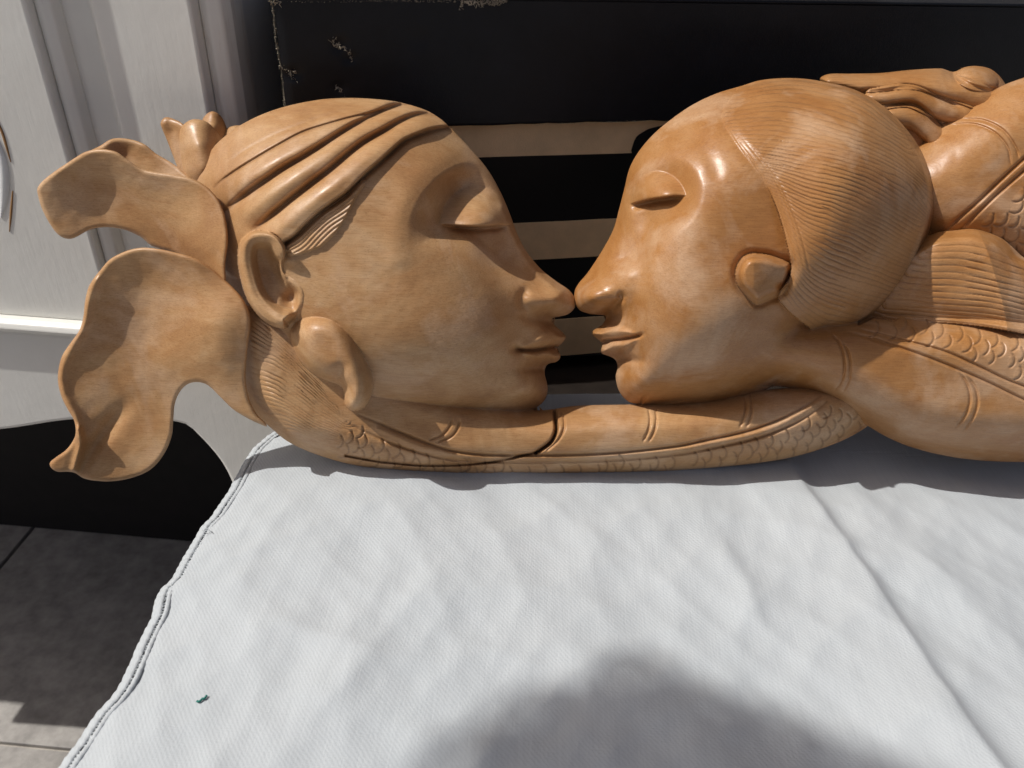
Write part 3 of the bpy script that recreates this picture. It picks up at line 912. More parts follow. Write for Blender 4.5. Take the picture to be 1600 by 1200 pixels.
def lattice(region, du, dv, ang, r, a0, hs, seed, org=(0, 0)):
    P = catmull(region, 3.0, True); rr = np.random.default_rng(seed)
    c, s = math.cos(math.radians(ang)), math.sin(math.radians(ang)); out = []
    for i in range(-60, 60):
        for j in range(-60, 60):
            u = (i + (0.5 if j % 2 else 0)) * du; v = j * dv
            x = org[0] + c * u - s * v; y = org[1] + s * u + c * v
            if abs(x - org[0]) > 700 or abs(y - org[1]) > 700: continue
            out.append((x, y))
    Q = np.array(out); Q = Q[inside(Q[:, 0], Q[:, 1], P)]
    return [(x + rr.normal(0, 1.0), y + rr.normal(0, 1.0), r * rr.uniform(0.88, 1.1), a0 + rr.normal(0, 0.15), hs * rr.uniform(0.85, 1.1)) for x, y in Q]


# ------------------------------------------------------------------ left figure: head, headcloth, ear, ear plug, hair and arm
G = Grid(300, 145, 1372, 750, STEP)
HEAD_M = [(308, 275), (322, 245), (343, 220), (380, 193), (430, 171), (490, 157), (540, 153), (590, 155), (625, 160), (665, 172), (690, 187), (708, 204),
          (735, 232), (762, 265), (782, 300), (797, 335), (808, 365), (822, 392), (845, 420), (870, 440), (889, 453), (898, 466), (898, 480), (889, 490), (874, 495), (864, 497),
          (863, 503), (869, 510), (880, 520), (884, 527), (879, 535), (873, 541), (871, 547), (875, 553), (875, 560), (868, 566), (858, 568), (853, 573), (851, 584), (855, 600), (855, 616), (848, 629), (836, 638),
          (800, 655), (700, 668), (600, 665), (520, 650), (450, 610), (390, 540), (345, 470), (322, 400), (312, 330)]
ARM = [(350, 490), (362, 540), (372, 590), (386, 625), (401, 648), (418, 664), (450, 690), (500, 712), (560, 728), (640, 738), (740, 742), (860, 742), (1000, 738), (1120, 730), (1220, 718), (1290, 699), (1340, 676), (1362, 655),
       (1350, 615), (1300, 600), (1230, 606), (1180, 611), (1120, 622), (1050, 630), (980, 632), (900, 634), (840, 641), (780, 630), (700, 610), (620, 580), (560, 540), (500, 500), (430, 470), (380, 462)]
sdH, qxH, qyH, psH = G.poly(HEAD_M)
sdA, qxA, qyA, psA = G.poly(ARM)
wH = psH.max()
hm = 122 * prof(psH / wH, 0.82)
# the cheek swells, the temple is flatter
hm += 10 * G.bump(620, 540, 130, 110) + 6 * G.bump(560, 440, 120, 100)
# eye hollow
SOCK = [(640, 395), (634, 360), (645, 320), (668, 288), (700, 262), (735, 250), (765, 262), (790, 300), (806, 345), (828, 390), (858, 425), (866, 446), (842, 452), (812, 456), (780, 446), (740, 436), (690, 425)]
sdS, _, _, psS = G.poly(SOCK)
drop = sstep(0, 1, np.clip(sdS, 0, 200) / (36 + 46 * sstep(270, 345, G.Y + 0.35 * (700 - G.X))))
hm *= 1 - 0.56 * drop * sstep(475, 300, G.Y + 0.5 * (760 - G.X) * sstep(325, 400, G.Y)) 
# brow roll above the hollow
dB, tB = G.curve([(622, 400), (622, 350), (640, 300), (675, 262), (715, 236), (750, 236)], 60)
hm += 3 * np.exp(-(dB / 22) ** 2)
# hollow between lid and nose, and the ridge of the nose that catches the light
hm -= 11 * G.bump(778, 398, 44, 30, 48) * sstep(0, 20, sdH)
dN, tN = G.curve([(790, 325), (803, 362), (826, 402), (853, 436), (874, 455)], 40)
hm += 8 * np.exp(-(dN / 11) ** 2) * sstep(0, 10, sdH)
# eyelid: a smooth swelling cut off by a crisp lower edge
yl = 351 + 3.0 * np.sin((G.X - 700) / 95 * math.pi) - 0.015 * (G.X - 745)
lid = np.clip(1 - G.ell(744, 352, 57, 62) ** 2, 0, 1)
lidm = sstep(1.5, -1.5, G.Y - yl)
hm += 39 * lid ** 1.2 * lidm
hm += -7 * np.exp(-((G.Y - yl - 4) / 5) ** 2) * (np.abs(G.X - 745) < 46) * sstep(48, 30, np.abs(G.X - 745))
# nose
hm += 15 * G.bump(868, 469, 30, 26, 20) + 7 * G.bump(842, 470, 28, 22, 25)
hm += G.groove([(826, 450), (816, 462), (818, 477), (832, 488), (850, 494), (862, 498)], 8, 6)
hm += -12 * G.bump(838, 500, 26, 10, 15)
hm -= 9 * G.bump(800, 505, 34, 60, -20)
# lips
UL = [(806, 545), (820, 530), (843, 514), (862, 507), (876, 514), (888, 527), (876, 541), (855, 543), (830, 546)]
sdU, _, _, psU = G.poly(UL)
hm += 9 * sstep(0, 14, sdU) * sstep(800, 845, G.X)
LL = [(815, 551), (838, 549), (862, 546), (880, 550), (878, 562), (858, 569), (835, 564)]
sdL, _, _, psL = G.poly(LL)
hm += 7 * sstep(0, 8, sdL)
hm += G.groove([(806, 546), (822, 548), (842, 546), (860, 543), (874, 542)], 3.2, 14)
hm += -9 * G.bump(806, 546, 10, 9)
hm -= 12 * G.bump(842, 575, 34, 9, -4)
hm += 9 * G.bump(826, 606, 40, 40)
hm -= 6 * G.bump(776, 580, 30, 44, -20)

# headcloth: everything above the lower band edge
BAND = [(707, 200), (690, 201), (671, 205), (650, 213), (631, 222), (596, 253), (570, 276), (544, 302), (522, 318), (501, 333), (480, 352), (461, 371), (447, 380)]
CLOTHR = BAND + [(430, 400), (400, 420), (370, 440), (330, 400), (280, 300), (290, 200), (400, 130), (560, 120), (700, 150), (730, 190)]
sdT, _, _, psT = G.poly(CLOTHR)
BE = catmull(BAND, 2.0)
dBE, tBE = G.curve(BAND, 60)
up = sdT > 0
hm += np.where(up, 13 * sstep(0, 6, sdT), 0)
hm += G.groove(BAND, 4, 6, False)
fold1 = [(705, 190), (685, 182), (662, 179), (645, 182), (622, 192), (602, 204), (564, 226), (516, 265), (487, 287), (458, 309), (430, 332), (412, 347), (400, 357)]
fold2 = [(690, 183), (665, 168), (639, 163), (610, 169), (584, 180), (559, 193), (530, 210), (501, 229), (472, 247), (444, 263), (420, 279), (395, 296), (366, 318), (352, 330)]
fold3 = [(600, 172), (547, 184), (508, 195), (472, 207), (436, 226), (400, 247), (368, 267), (346, 283), (336, 292)]
fold4 = [(560, 168), (500, 184), (440, 206), (390, 231), (350, 258)]
m = up
hm += np.where(m, G.groove(fold1, 5.5, 15, True) + G.groove(fold2, 5.5, 15, True) + G.groove(fold3, 2.2, 5) + G.groove(fold4, 3.0, 1.5), 0)
for f in (fold1, fold2):
    d, t = G.curve(f, 50); hm += np.where(m, -5 * np.exp(-(d / 15) ** 2), 0)
for f in ([(690, 196), (640, 200), (590, 232), (530, 282), (470, 330), (430, 365)], [(670, 175), (610, 187), (560, 208), (500, 246), (440, 290), (390, 330)], [(600, 165), (520, 205), (450, 240), (380, 285)]):
    d, t = G.curve(f, 50); hm += np.where(m, 4 * np.exp(-(d / 13) ** 2), 0)
# sideburn: combed hair between the band and the cheek
SIDE = [(568, 279), (556, 310), (538, 346), (520, 370), (501, 386), (480, 394), (452, 400), (446, 384), (470, 366), (505, 334), (545, 305)]
sdB, _, _, psB = G.poly(SIDE)
hm += np.where(~up, 5 * sstep(0, 3, sdB) + 0.8 * np.cos(2 * math.pi * dBE / 6.0 + G.noise(30, 4)) * sstep(1, 5, sdB), 0)
# ear
EAR = [(371, 398), (376, 378), (390, 364), (408, 360), (428, 365), (443, 379), (448, 398), (443, 412), (447, 428), (462, 440), (473, 455), (473, 472), (468, 489), (460, 503), (446, 513), (420, 506), (400, 489), (385, 465), (375, 432)]
sdE, _, _, psE = G.poly(EAR)
earbase = 90 + 0.36 * (G.X - 372) - 0.10 * (G.Y - 430)
rim = sstep(0, 5, sdE)
dR, tR = G.curve([(442, 392), (430, 373), (408, 368), (388, 376), (381, 400), (386, 432), (396, 462), (412, 484), (434, 500), (456, 504)], 40)
eh = earbase + 16 * rim * sstep(480, 430, G.X) - 20 * sstep(9, 22, dR) * sstep(0, 12, sdE)
eh += -20 * G.bump(428, 425, 24, 46, -22) - 16 * G.bump(455, 464, 17, 18)
eh += 5 * np.exp(-(dR / 7) ** 2)
wE = np.maximum(sstep(0, 16, sdE), sstep(452, 442, G.X))
he = np.where(sdE > 0, eh * wE + (hm + 1) * (1 - wE), -1e3)
# tragus
trag = 9 * G.bump(454, 408, 16, 14) * (~up)
hm += np.where(sdE < 2, trag, 0)
# ear plug with its hooked end
PLUG = [(453, 522), (459, 505), (472, 493), (490, 487), (512, 487), (532, 496), (550, 513), (565, 536), (576, 562), (583, 592), (579, 620), (568, 637), (552, 642), (541, 634), (538, 618), (535, 606), (524, 599), (502, 591), (480, 576), (462, 551)]
sdP, _, _, psP = G.poly(PLUG)
dPc, tPc = G.curve([(492, 528), (522, 548), (548, 580), (560, 622)], 80)
hp = np.where(sdP > 0, 78 + 0.10 * (G.X - 480) + 54 * prof(psP / (0.92 * psP.max()), 0.66) - 9 * G.bump(530, 582, 13, 18, 30), -1e3)

# arm with hair behind the ear
wA = 46.0
ha = np.where(sdA > 0, 62 * prof(psA / wA, 0.72), -1e3)
ha = np.where(sdA > 0, ha * (1 - 0.0 * G.X) + 10 * sstep(620, 450, G.X) * sstep(0, 40, sdA) - 20 * sstep(1230, 1362, G.X), -1e3)
# hair combed down to the shawl
HAIR = [(392, 500), (388, 560), (392, 620), (420, 668), (470, 690), (530, 705), (555, 690), (560, 665), (545, 650), (530, 630), (505, 600), (470, 560), (440, 515), (410, 495)]
sdN, _, _, psN = G.poly(HAIR)
mk = (sdN > -4)
st = G.flow([[(404, 500), (440, 530), (490, 580), (536, 636)], [(390, 524), (450, 562), (500, 610), (538, 645)], [(388, 560), (440, 582), (500, 630), (542, 660)],
             [(388, 600), (430, 610), (490, 648), (548, 678)], [(394, 635), (440, 640), (490, 668), (552, 690)], [(420, 668), (460, 672), (510, 690), (555, 703)]], 4.4, mk)
amp = (0.45 + 0.55 * sstep(-0.2, 0.5, G.noise(26, 8)))
ha += np.where(mk & (sdA > 0), 1.2 * (1 - 2.2 * (1 - np.abs(np.sin(math.pi * (st + 0.25 * G.noise(22, 9))))) ** 2.2) * amp * sstep(0, 9, sdN), 0)
# borders of the sleeve
up_line = [(560, 648), (590, 660), (616, 672), (663, 691), (700, 703), (740, 709), (779, 711), (872, 711), (966, 707), (1060, 697), (1100, 689), (1168, 674), (1220, 655), (1254, 638), (1282, 620)]
lo_line = [(548, 663), (580, 679), (607, 691), (654, 707), (710, 719), (779, 722), (872, 722), (966, 719), (1060, 710), (1100, 703), (1185, 684), (1237, 664), (1271, 645), (1292, 628)]
inA = sdA > 0
ha += np.where(inA, G.groove(up_line, 2.4, 5) + G.groove(lo_line, 2.4, 5), 0)
d, t = G.curve([(590, 670), (660, 699), (730, 715), (872, 717), (966, 713), (1060, 704), (1100, 696), (1180, 678), (1230, 658), (1285, 624)], 14); ha += np.where(inA, 2.5 * np.exp(-(d / 4) ** 2), 0)
for ln in ([(707, 654), (702, 668), (691, 680), (669, 689)], [(719, 656), (714, 672), (704, 683), (682, 692)], [(879, 645), (882, 660), (880, 674), (870, 690), (852, 706)],
           [(1013, 638), (1016, 654), (1014, 670), (1005, 690)], [(1024, 639), (1026, 654), (1023, 672), (1014, 690)], [(1160, 614), (1165, 630), (1164, 648), (1156, 668)], [(1171, 611), (1175, 630), (1174, 650), (1166, 668)]):
    ha += np.where(inA, G.groove(ln, 1.9, 3.6), 0)
# the crack running through the wrist
ha += np.where(inA, G.groove([(866, 640), (868, 655), (869, 672), (864, 686), (856, 695), (838, 707)], 2.4, 22, False) + G.groove([(838, 707), (816, 712), (790, 718), (760, 723), (710, 727), (654, 727), (620, 724), (591, 721), (540, 712)], 1.8, 9, False), 0)
rows = lattice([(525, 668), (548, 668), (610, 696), (660, 712), (720, 724), (740, 738), (650, 734), (570, 722), (530, 708), (515, 690)], 25, 12, 18, 12.5, 0.45, 1.3, 1, (540, 680))
rows += lattice([(700, 724), (800, 727), (960, 723), (1060, 714), (1060, 731), (900, 738), (780, 739), (700, 736)], 27, 10, -1, 12, 0.35, 1.3, 2, (720, 728))
rows += lattice([(1060, 714), (1110, 706), (1190, 688), (1240, 668), (1275, 648), (1300, 632), (1345, 655), (1330, 674), (1280, 697), (1200, 716), (1060, 732)], 25, 12, -14, 12, 0.25, 1.3, 3, (1100, 712))
hs_ = np.zeros(G.sh); scale_arcs(G, hs_, rows, 3.6, 1.6)
ha += np.where(inA, hs_, 0)

darkA = np.clip(-hs_ / 2.2, 0, 1) * 0.55  # darker brown along the incised scales, border lines and crack
for ln in (up_line, lo_line): darkA = np.maximum(darkA, 0.45 * np.exp(-(G.curve(ln, 10)[0] / 1.8) ** 2))
for ln in ([(866, 640), (868, 655), (869, 672), (864, 686), (856, 695), (838, 707)], [(838, 707), (816, 712), (790, 718), (760, 723), (710, 727), (654, 727), (620, 724), (591, 721), (540, 712)]): darkA = np.maximum(darkA, np.exp(-(G.curve(ln, 10)[0] / 1.9) ** 2))
darkH = np.zeros(G.sh)  # darker brown along the headcloth folds and the mouth line
for ln, a_ in ((fold3, 0.35), (fold1, 0.3), (fold2, 0.3), (BAND, 0.4)): darkH = np.maximum(darkH, a_ * np.exp(-(G.curve(ln, 12)[0] / 2.4) ** 2))
darkH = np.maximum(darkH, 0.5 * np.exp(-(G.curve([(806, 546), (822, 548), (842, 546), (860, 543), (874, 542)], 10)[0] / 2) ** 2))
# put together: nearest surface wins, with soft joins where flesh meets flesh
h = hm.copy(); h = np.where(sdH > 0, h, -1e3)
lab = np.where(up, 1, 0)
k = ha > h
h = np.where(k, ha, h); lab = np.where(k, 2, lab)
lab = np.where(k & (sdN > 0), 3, lab)
k = sdE > 0
h = np.where(k, he, h); lab = np.where(k, 4, lab)
k = (hp > h) & (sdP > 0)
h = np.where(k, hp, h); lab = np.where(k, 5, lab)
lab = np.where((lab == 0) & (sdB > 0), 6, lab)
sdM = np.maximum(sdH, sdA); qx = np.where(sdH > sdA, qxH, qxA); qy = np.where(sdH > sdA, qyH, qyA)
h = np.maximum(h, 0)
h += 0.16 * G.noise(12, 31) + 0.5 * G.noise(70, 32)
relief(['face', 'headcloth', 'arm', 'neck_hair', 'ear', 'ear_plug', 'side_hair'], WOOD, [carv] * 7, G, sdM, qx, qy, h, lab, 62, 0, zmin=ZMIN, dirt=np.where(np.isin(lab, (2, 3)), darkA, np.where(np.isin(lab, (0, 1)), darkH, 0)))


# ------------------------------------------------------------------ lotus petals and bud at the back of his head: curled sheets with thickness
def petal(name, outline, ctrl, thick, sub=carv, extra=None, step=STEP, rimw=7, label=None, zm=None):
    P = np.array(outline, float); g = Grid(P[:, 0].min() - 4, P[:, 1].min() - 4, P[:, 0].max() + 4, P[:, 1].max() + 4, step)
    sd, qx, qy, ps = g.poly(outline)
    h = g.tps(ctrl)
    if extra is not None: h = h + extra(g, sd)
    h += 0.3 * g.noise(14, 5) + 0.8 * g.noise(45, 6)
    edge = h - thick * 0.5
    front = h - thick * 0.5 * (1 - np.sqrt(np.clip(1 - (1 - np.clip(sd / rimw, 0, 1)) ** 2, 0, 1)))
    bk = edge - thick * 0.5 * prof(sd / rimw, 0.6)
    return relief([name], WOOD, [sub], g, sd, qx, qy, front, np.zeros(g.sh, int), 0, 0, st=2, back_h=bk, edge_h=edge, zmin=zm)[0]


UP = [(58, 297), (62, 288), (72, 278), (88, 266), (103, 256), (118, 246), (134, 237), (156, 233), (181, 237), (200, 250), (225, 265), (266, 272), (297, 278), (322, 291), (341, 312), (352, 340), (356, 375), (352, 412), (352, 445), (340, 450), (320, 432), (300, 412), (269, 395), (237, 384), (219, 370), (194, 359), (166, 355), (141, 359), (112, 373), (94, 369), (78, 350), (64, 322)]
petal('petal', UP, [(58, 297, 46), (80, 285, 50), (110, 256, 54), (156, 236, 62), (200, 252, 64), (266, 274, 66), (322, 293, 72), (350, 340, 84), (352, 412, 86), (350, 445, 78),
                    (70, 335, 40), (112, 372, 34), (166, 356, 26), (219, 368, 28), (269, 394, 36), (310, 425, 50),
                    (110, 310, 38), (160, 290, 36), (200, 300, 42), (250, 320, 50), (300, 350, 64), (320, 390, 70), (150, 325, 28), (220, 340, 36)], 13)
petal('petal', [(130, 245), (140, 236), (156, 228), (175, 217), (200, 217), (225, 225), (244, 240), (266, 253), (286, 268), (300, 285), (280, 300), (230, 290), (190, 270), (150, 262)],
      [(130, 245, 20), (175, 217, 2), (225, 225, 0), (266, 253, 2), (300, 285, 14), (230, 290, 0), (150, 262, 24), (200, 240, -8)], 11)
LP = [(160, 418), (172, 405), (190, 395), (208, 389), (225, 387), (248, 389), (272, 394), (300, 402), (325, 415), (348, 434), (365, 450), (380, 468), (390, 490), (391, 512), (388, 535), (385, 565), (384, 595), (390, 625), (402, 648), (417, 665), (405, 662), (388, 654), (365, 640), (345, 621), (325, 602), (308, 597), (292, 601), (280, 614), (273, 632), (271, 655), (268, 682), (256, 710), (236, 733), (208, 746), (175, 752), (148, 751), (130, 747), (117, 739), (105, 737), (90, 737), (80, 731), (78, 723), (88, 714), (102, 704), (112, 692), (118, 678), (116, 658), (106, 640), (97, 622), (91, 600), (91, 580), (97, 556), (110, 536), (124, 516), (130, 496), (133, 470), (140, 445)]


def lp_extra(g, sd):
    # rolled left rim, and the pinch at the foot of the petal
    d, t = g.curve([(150, 440), (138, 475), (132, 505), (112, 545), (98, 580), (100, 615), (118, 650), (124, 680)], 60)
    e = 5 * np.exp(-(d / 9) ** 2)
    d2, t2 = g.curve([(215, 610), (190, 640), (165, 672), (142, 705), (124, 738)], 60)
    e -= 10 * np.exp(-(d2 / 13) ** 2) * sstep(0, 0.5, t2)
    d3, t3 = g.curve([(121, 672), (126, 690), (122, 712), (116, 734)], 30)
    e += 8 * np.exp(-(d3 / 6) ** 2)
    return e


petal('petal', LP, [(160, 418, 70), (140, 445, 66), (132, 490, 62), (100, 555, 55), (91, 600, 53), (112, 650, 54), (112, 692, 58), (80, 727, 58), (225, 387, 80), (300, 402, 84), (348, 434, 82), (388, 490, 88), (386, 560, 78), (400, 648, 62), (417, 665, 58),
                    (170, 470, 58), (165, 530, 50), (190, 580, 42), (150, 600, 46), (150, 660, 44), (200, 680, 40), (170, 735, 42), (236, 730, 40), (265, 670, 40), (275, 620, 44),
                    (220, 440, 56), (230, 520, 46), (260, 560, 54), (300, 460, 74), (310, 540, 76), (340, 500, 92), (345, 560, 82), (330, 590, 66)], 13, extra=lp_extra)
# bud above: four closed petals
for o_, c_ in (([(316, 190), (320, 181), (331, 174), (343, 179), (352, 194), (356, 214), (346, 232), (325, 225)], [(316, 190, -38), (331, 174, -34), (352, 194, -46), (346, 232, -30), (330, 200, -18)]),
               ([(345, 212), (352, 202), (368, 196), (384, 198), (396, 206), (400, 232), (380, 250), (352, 250), (342, 230)], [(345, 212, -42), (368, 196, -40), (396, 206, -50), (400, 232, -30), (352, 250, -20), (370, 220, -20)]),
               ([(251, 195), (254, 186), (261, 183), (274, 187), (287, 195), (296, 215), (300, 260), (296, 290), (286, 284), (275, 256), (262, 222)], [(251, 195, -10), (262, 184, -14), (287, 195, -2), (300, 260, 0), (280, 250, -6), (268, 205, -16)]),
               ([(280, 215), (284, 198), (294, 189), (305, 186), (322, 190), (336, 202), (345, 217), (350, 250), (345, 290), (320, 300), (295, 296), (284, 262)], [(280, 215, 0), (300, 187, 2), (322, 190, 0), (345, 217, -14), (345, 290, 4), (295, 290, 2), (284, 250, 2), (310, 225, 24), (315, 265, 30)])):
    petal('bud_petal', o_, c_, 14, rimw=10)

# ------------------------------------------------------------------ right figure
G = Grid(895, 115, 1760, 730, STEP)
HEAD_W = [(1156, 135), (1128, 143), (1103, 153), (1080, 165), (1056, 181), (1025, 206), (1000, 234), (984, 262), (975, 297), (967, 328), (958, 359), (941, 391), (919, 425), (904, 443), (898, 455), (898, 472), (905, 484), (920, 490), (936, 492), (946, 494),
          (945, 501), (940, 508), (926, 517), (925, 522), (931, 528), (940, 535), (941, 540), (939, 545), (940, 552), (953, 557), (962, 563), (965, 574), (962, 588), (966, 608), (976, 623), (991, 631), (1022, 634), (1070, 636), (1130, 630), (1190, 612), (1240, 580), (1270, 540),
          (1290, 521), (1318, 519), (1345, 508), (1368, 492), (1392, 468), (1420, 430), (1444, 385), (1456, 340), (1458, 300), (1450, 262), (1438, 233), (1415, 200), (1382, 167), (1340, 142), (1290, 128), (1240, 122), (1190, 125)]
BODY = [(1000, 634), (1022, 632), (1047, 630), (1100, 620), (1151, 608), (1202, 603), (1243, 608), (1278, 620), (1322, 644), (1360, 668), (1390, 685), (1425, 699), (1476, 712), (1527, 719), (1600, 722), (1690, 718), (1745, 700), (1755, 640), (1750, 560), (1720, 500), (1600, 480), (1480, 470), (1380, 465), (1300, 470), (1200, 470), (1100, 500), (1020, 580)]
LOCK = [(1340, 505), (1366, 497), (1400, 502), (1425, 502), (1493, 506), (1544, 512), (1600, 522), (1690, 540), (1752, 540), (1750, 450), (1650, 424), (1600, 402), (1580, 384), (1561, 370), (1524, 358), (1490, 360), (1462, 364), (1430, 380), (1380, 420)]
sdH, qxH, qyH, psH = G.poly(HEAD_W)
sdO, qxO, qyO, psO = G.poly(BODY)
sdK, qxK, qyK, psK = G.poly(LOCK)
hw = 138 * prof(psH / psH.max(), 0.84)
hw += 10 * G.bump(1090, 520, 110, 100)
# eye hollow and lid
SOCK = [(975, 340), (985, 300), (1004, 262), (1030, 240), (1060, 240), (1090, 262), (1102, 300), (1090, 340), (1060, 370), (1030, 400), (1000, 430), (960, 430), (945, 400)]
sdS, _, _, _ = G.poly(SOCK)
hw -= 17 * sstep(0, 45, sdS)
yl = 318 - 0.155 * (G.X - 989) - 0.0 * G.X - 5 * np.sin(np.clip((G.X - 989) / 80, 0, 1) * math.pi) * 0.4
lid = np.clip(1 - G.ell(1029, 317, 45, 50, -8) ** 2, 0, 1)
hw += 27 * lid ** 1.15 * sstep(1.5, -1.5, G.Y - yl)
hw += -9 * np.exp(-((G.Y - yl - 5) / 6) ** 2) * sstep(44, 26, np.abs(G.X - 1026))
hw -= 4 * G.bump(1008, 342, 18, 26)
# shallow brow channel
hw += G.groove([(1030, 205), (1055, 204), (1080, 211), (1100, 228), (1114, 255), (1120, 285)], 13, 2.0)
# nose
hw += 16 * G.bump(925, 466, 28, 26, -20) + 9 * G.bump(944, 470, 26, 20, -20)
hw += G.groove([(963, 459), (972, 464), (966, 472), (955, 482), (946, 493)], 5.5, 7)
hw -= 9 * G.bump(958, 497, 18, 12, -30)
hw += -6 * G.bump(1000, 430, 18, 60, 12)
# lips
sdU, _, _, psU = G.poly([(1004, 523), (990, 514), (968, 506), (948, 502), (934, 511), (922, 521), (938, 535), (952, 530), (975, 528)])
hw += 8 * sstep(0, 13, sdU) * sstep(1012, 970, G.X)
sdL, _, _, psL = G.poly([(1000, 526), (975, 531), (952, 534), (937, 540), (936, 552), (955, 557), (980, 548)])
hw += 7 * sstep(0, 9, sdL) * sstep(1010, 975, G.X)
hw += G.groove([(1005, 522), (990, 527), (970, 530), (952, 532), (938, 536)], 3.0, 13)
hw -= 10 * G.bump(978, 562, 26, 8, 6)
hw += 8 * G.bump(1002, 600, 40, 36)
# hair: raised cap with combed strands
CAP = [(1157, 130), (1150, 143), (1138, 158), (1129, 176), (1131, 192), (1140, 208), (1152, 226), (1167, 247), (1184, 270), (1200, 295), (1212, 322), (1222, 352), (1230, 385), (1236, 412), (1234, 432), (1222, 452), (1216, 464), (1226, 480), (1244, 497), (1262, 510), (1290, 530), (1350, 530), (1420, 480), (1480, 380), (1490, 250), (1400, 120), (1240, 100)]
sdC, _, _, _ = G.poly(CAP)
cap = sdC > 0
sdCapEdge = np.minimum(sdC, 1e3)
lower = sstep(1230, 1330, G.X + 0.25 * (G.Y - 300))
hw += np.where(cap, 4.0 * sstep(0, 20, sdC), 0)
for ln in ([(1150, 216), (1180, 258), (1212, 318), (1232, 372), (1246, 430)], [(1162, 218), (1196, 262), (1226, 318), (1243, 368), (1258, 424)], [(1172, 225), (1212, 276), (1238, 330), (1256, 384), (1268, 440)], [(1141, 205), (1170, 250), (1203, 308), (1226, 366), (1240, 425)]): hw += np.where(cap, G.groove(ln, 1.9, 0.9), 0)
hw += np.where(cap & (sdH > 0), 34 * sstep(0, 9, sdH) * sstep(1180, 1330, G.X + 0.35 * (G.Y - 300)), 0)
hw -= np.where(cap, 0, 1.2 * np.exp(-(sdC / 7) ** 2))
st = G.flow([[(1156, 137), (1240, 126), (1340, 148), (1410, 200)], [(1132, 165), (1220, 150), (1330, 173), (1420, 228)], [(1130, 186), (1215, 178), (1320, 203), (1400, 237), (1448, 280)],
             [(1145, 215), (1230, 222), (1330, 243), (1420, 282), (1456, 330)], [(1170, 250), (1250, 268), (1340, 290), (1440, 345)], [(1194, 284), (1260, 316), (1350, 346), (1440, 395)],
             [(1212, 320), (1260, 362), (1340, 394), (1422, 428)], [(1224, 360), (1262, 412), (1320, 442), (1400, 464)], [(1232, 420), (1265, 458), (1310, 480), (1366, 496)], [(1222, 456), (1250, 490), (1290, 516), (1330, 516)]], [4, 3.5, 5.5, 6.5, 7, 6.5, 6, 5.5, 4.5], cap & (sdH > -3))
amp = 0.6 + 0.4 * sstep(-0.35, 0.5, G.noise(34, 41))
ph = 2 * math.pi * (st + 0.30 * G.noise(36, 42) + 0.10 * G.noise(12, 43))
tooth = 1 - 2.2 * (1 - np.abs(np.sin(ph / 2))) ** 2.2 + 0.3 * np.cos(ph * 0.5 + 3 * G.noise(60, 44))
strandShade = np.where(cap & (sdH > 0), (1 - np.abs(np.sin(ph / 2))) ** 3 * amp * sstep(0, 8, sdC), 0)  # strand shade put into the colour where the light leaves it faint
hw += np.where(cap & (sdH > 0), 0.72 * tooth * amp * sstep(6, 36, sdC) * sstep(0, 10, sdH), 0)
# ear stud
STUD = [(1149, 430), (1152, 415), (1162, 401), (1176, 396), (1203, 399), (1233, 411), (1235, 422), (1231, 442), (1225, 457), (1203, 468), (1182, 475), (1168, 464), (1154, 447)]
sdD, _, _, psD = G.poly(STUD)
hw -= np.where(sdD < 0, 6 * np.exp(-(sdD / 6) ** 2), 0)
ridge = 1 - np.abs((G.X - 1178) / 60) ** 1.3
hd = np.where(sdD > 0, hw + 24 * sstep(0, 9, sdD) + 13 * np.clip(ridge, 0, 1) * sstep(0, 16, sdD), -1e3)
# neck and shoulder
hb = np.where(sdO > 0, 96 * prof(psO / 78, 0.75) * (0.72 + 0.28 * sstep(1080, 1330, G.X)), -1e3)
inO = sdO > 0
hb = np.where(inO, hb - 22 * sstep(560, 470, G.Y), hb)
b1 = [(1325, 519), (1345, 524), (1390, 538), (1442, 555), (1493, 575), (1544, 597), (1600, 624), (1680, 655)]
b2 = [(1335, 512), (1365, 520), (1407, 531), (1476, 549), (1527, 571), (1578, 595), (1640, 616), (1700, 630)]
hb += np.where(inO, G.groove(b1, 2.4, 4.5) + G.groove(b2, 2.4, 4.5), 0)
for ln in ([(1300, 522), (1311, 535), (1318, 555), (1319, 578), (1314, 596), (1303, 612)], [(1318, 536), (1326, 552), (1329, 572), (1326, 594), (1317, 612)],
           [(1500, 582), (1512, 602), (1516, 625), (1509, 648), (1493, 668)], [(1512, 588), (1524, 606), (1528, 628), (1521, 651), (1505, 674)]):
    hb += np.where(inO, G.groove(ln, 2.0, 3.2), 0)
rows = lattice([(1345, 508), (1425, 506), (1493, 510), (1600, 526), (1700, 545), (1700, 622), (1640, 608), (1590, 588), (1530, 562), (1476, 540), (1400, 522)], 29, 14, 10, 13, 0.3, 1.3, 4, (1360, 512))
hs_ = np.zeros(G.sh); scale_arcs(G, hs_, rows, 2.7, 1.6); darkB = np.clip(-hs_ / 2.2, 0, 1) * 0.5
hb += np.where(inO, hs_, 0)
# soft join of jaw and neck
kk = 26.0
dd = np.clip(0.5 + 0.5 * (hw - hb) / kk, 0, 1)
both = (sdH > 0) & inO
hs2 = np.where(both & ~cap, hb * (1 - dd) + hw * dd + kk * dd * (1 - dd) * sstep(0, 14, np.minimum(sdH, sdO)), np.maximum(np.where(sdH > 0, hw, -1e3), hb))
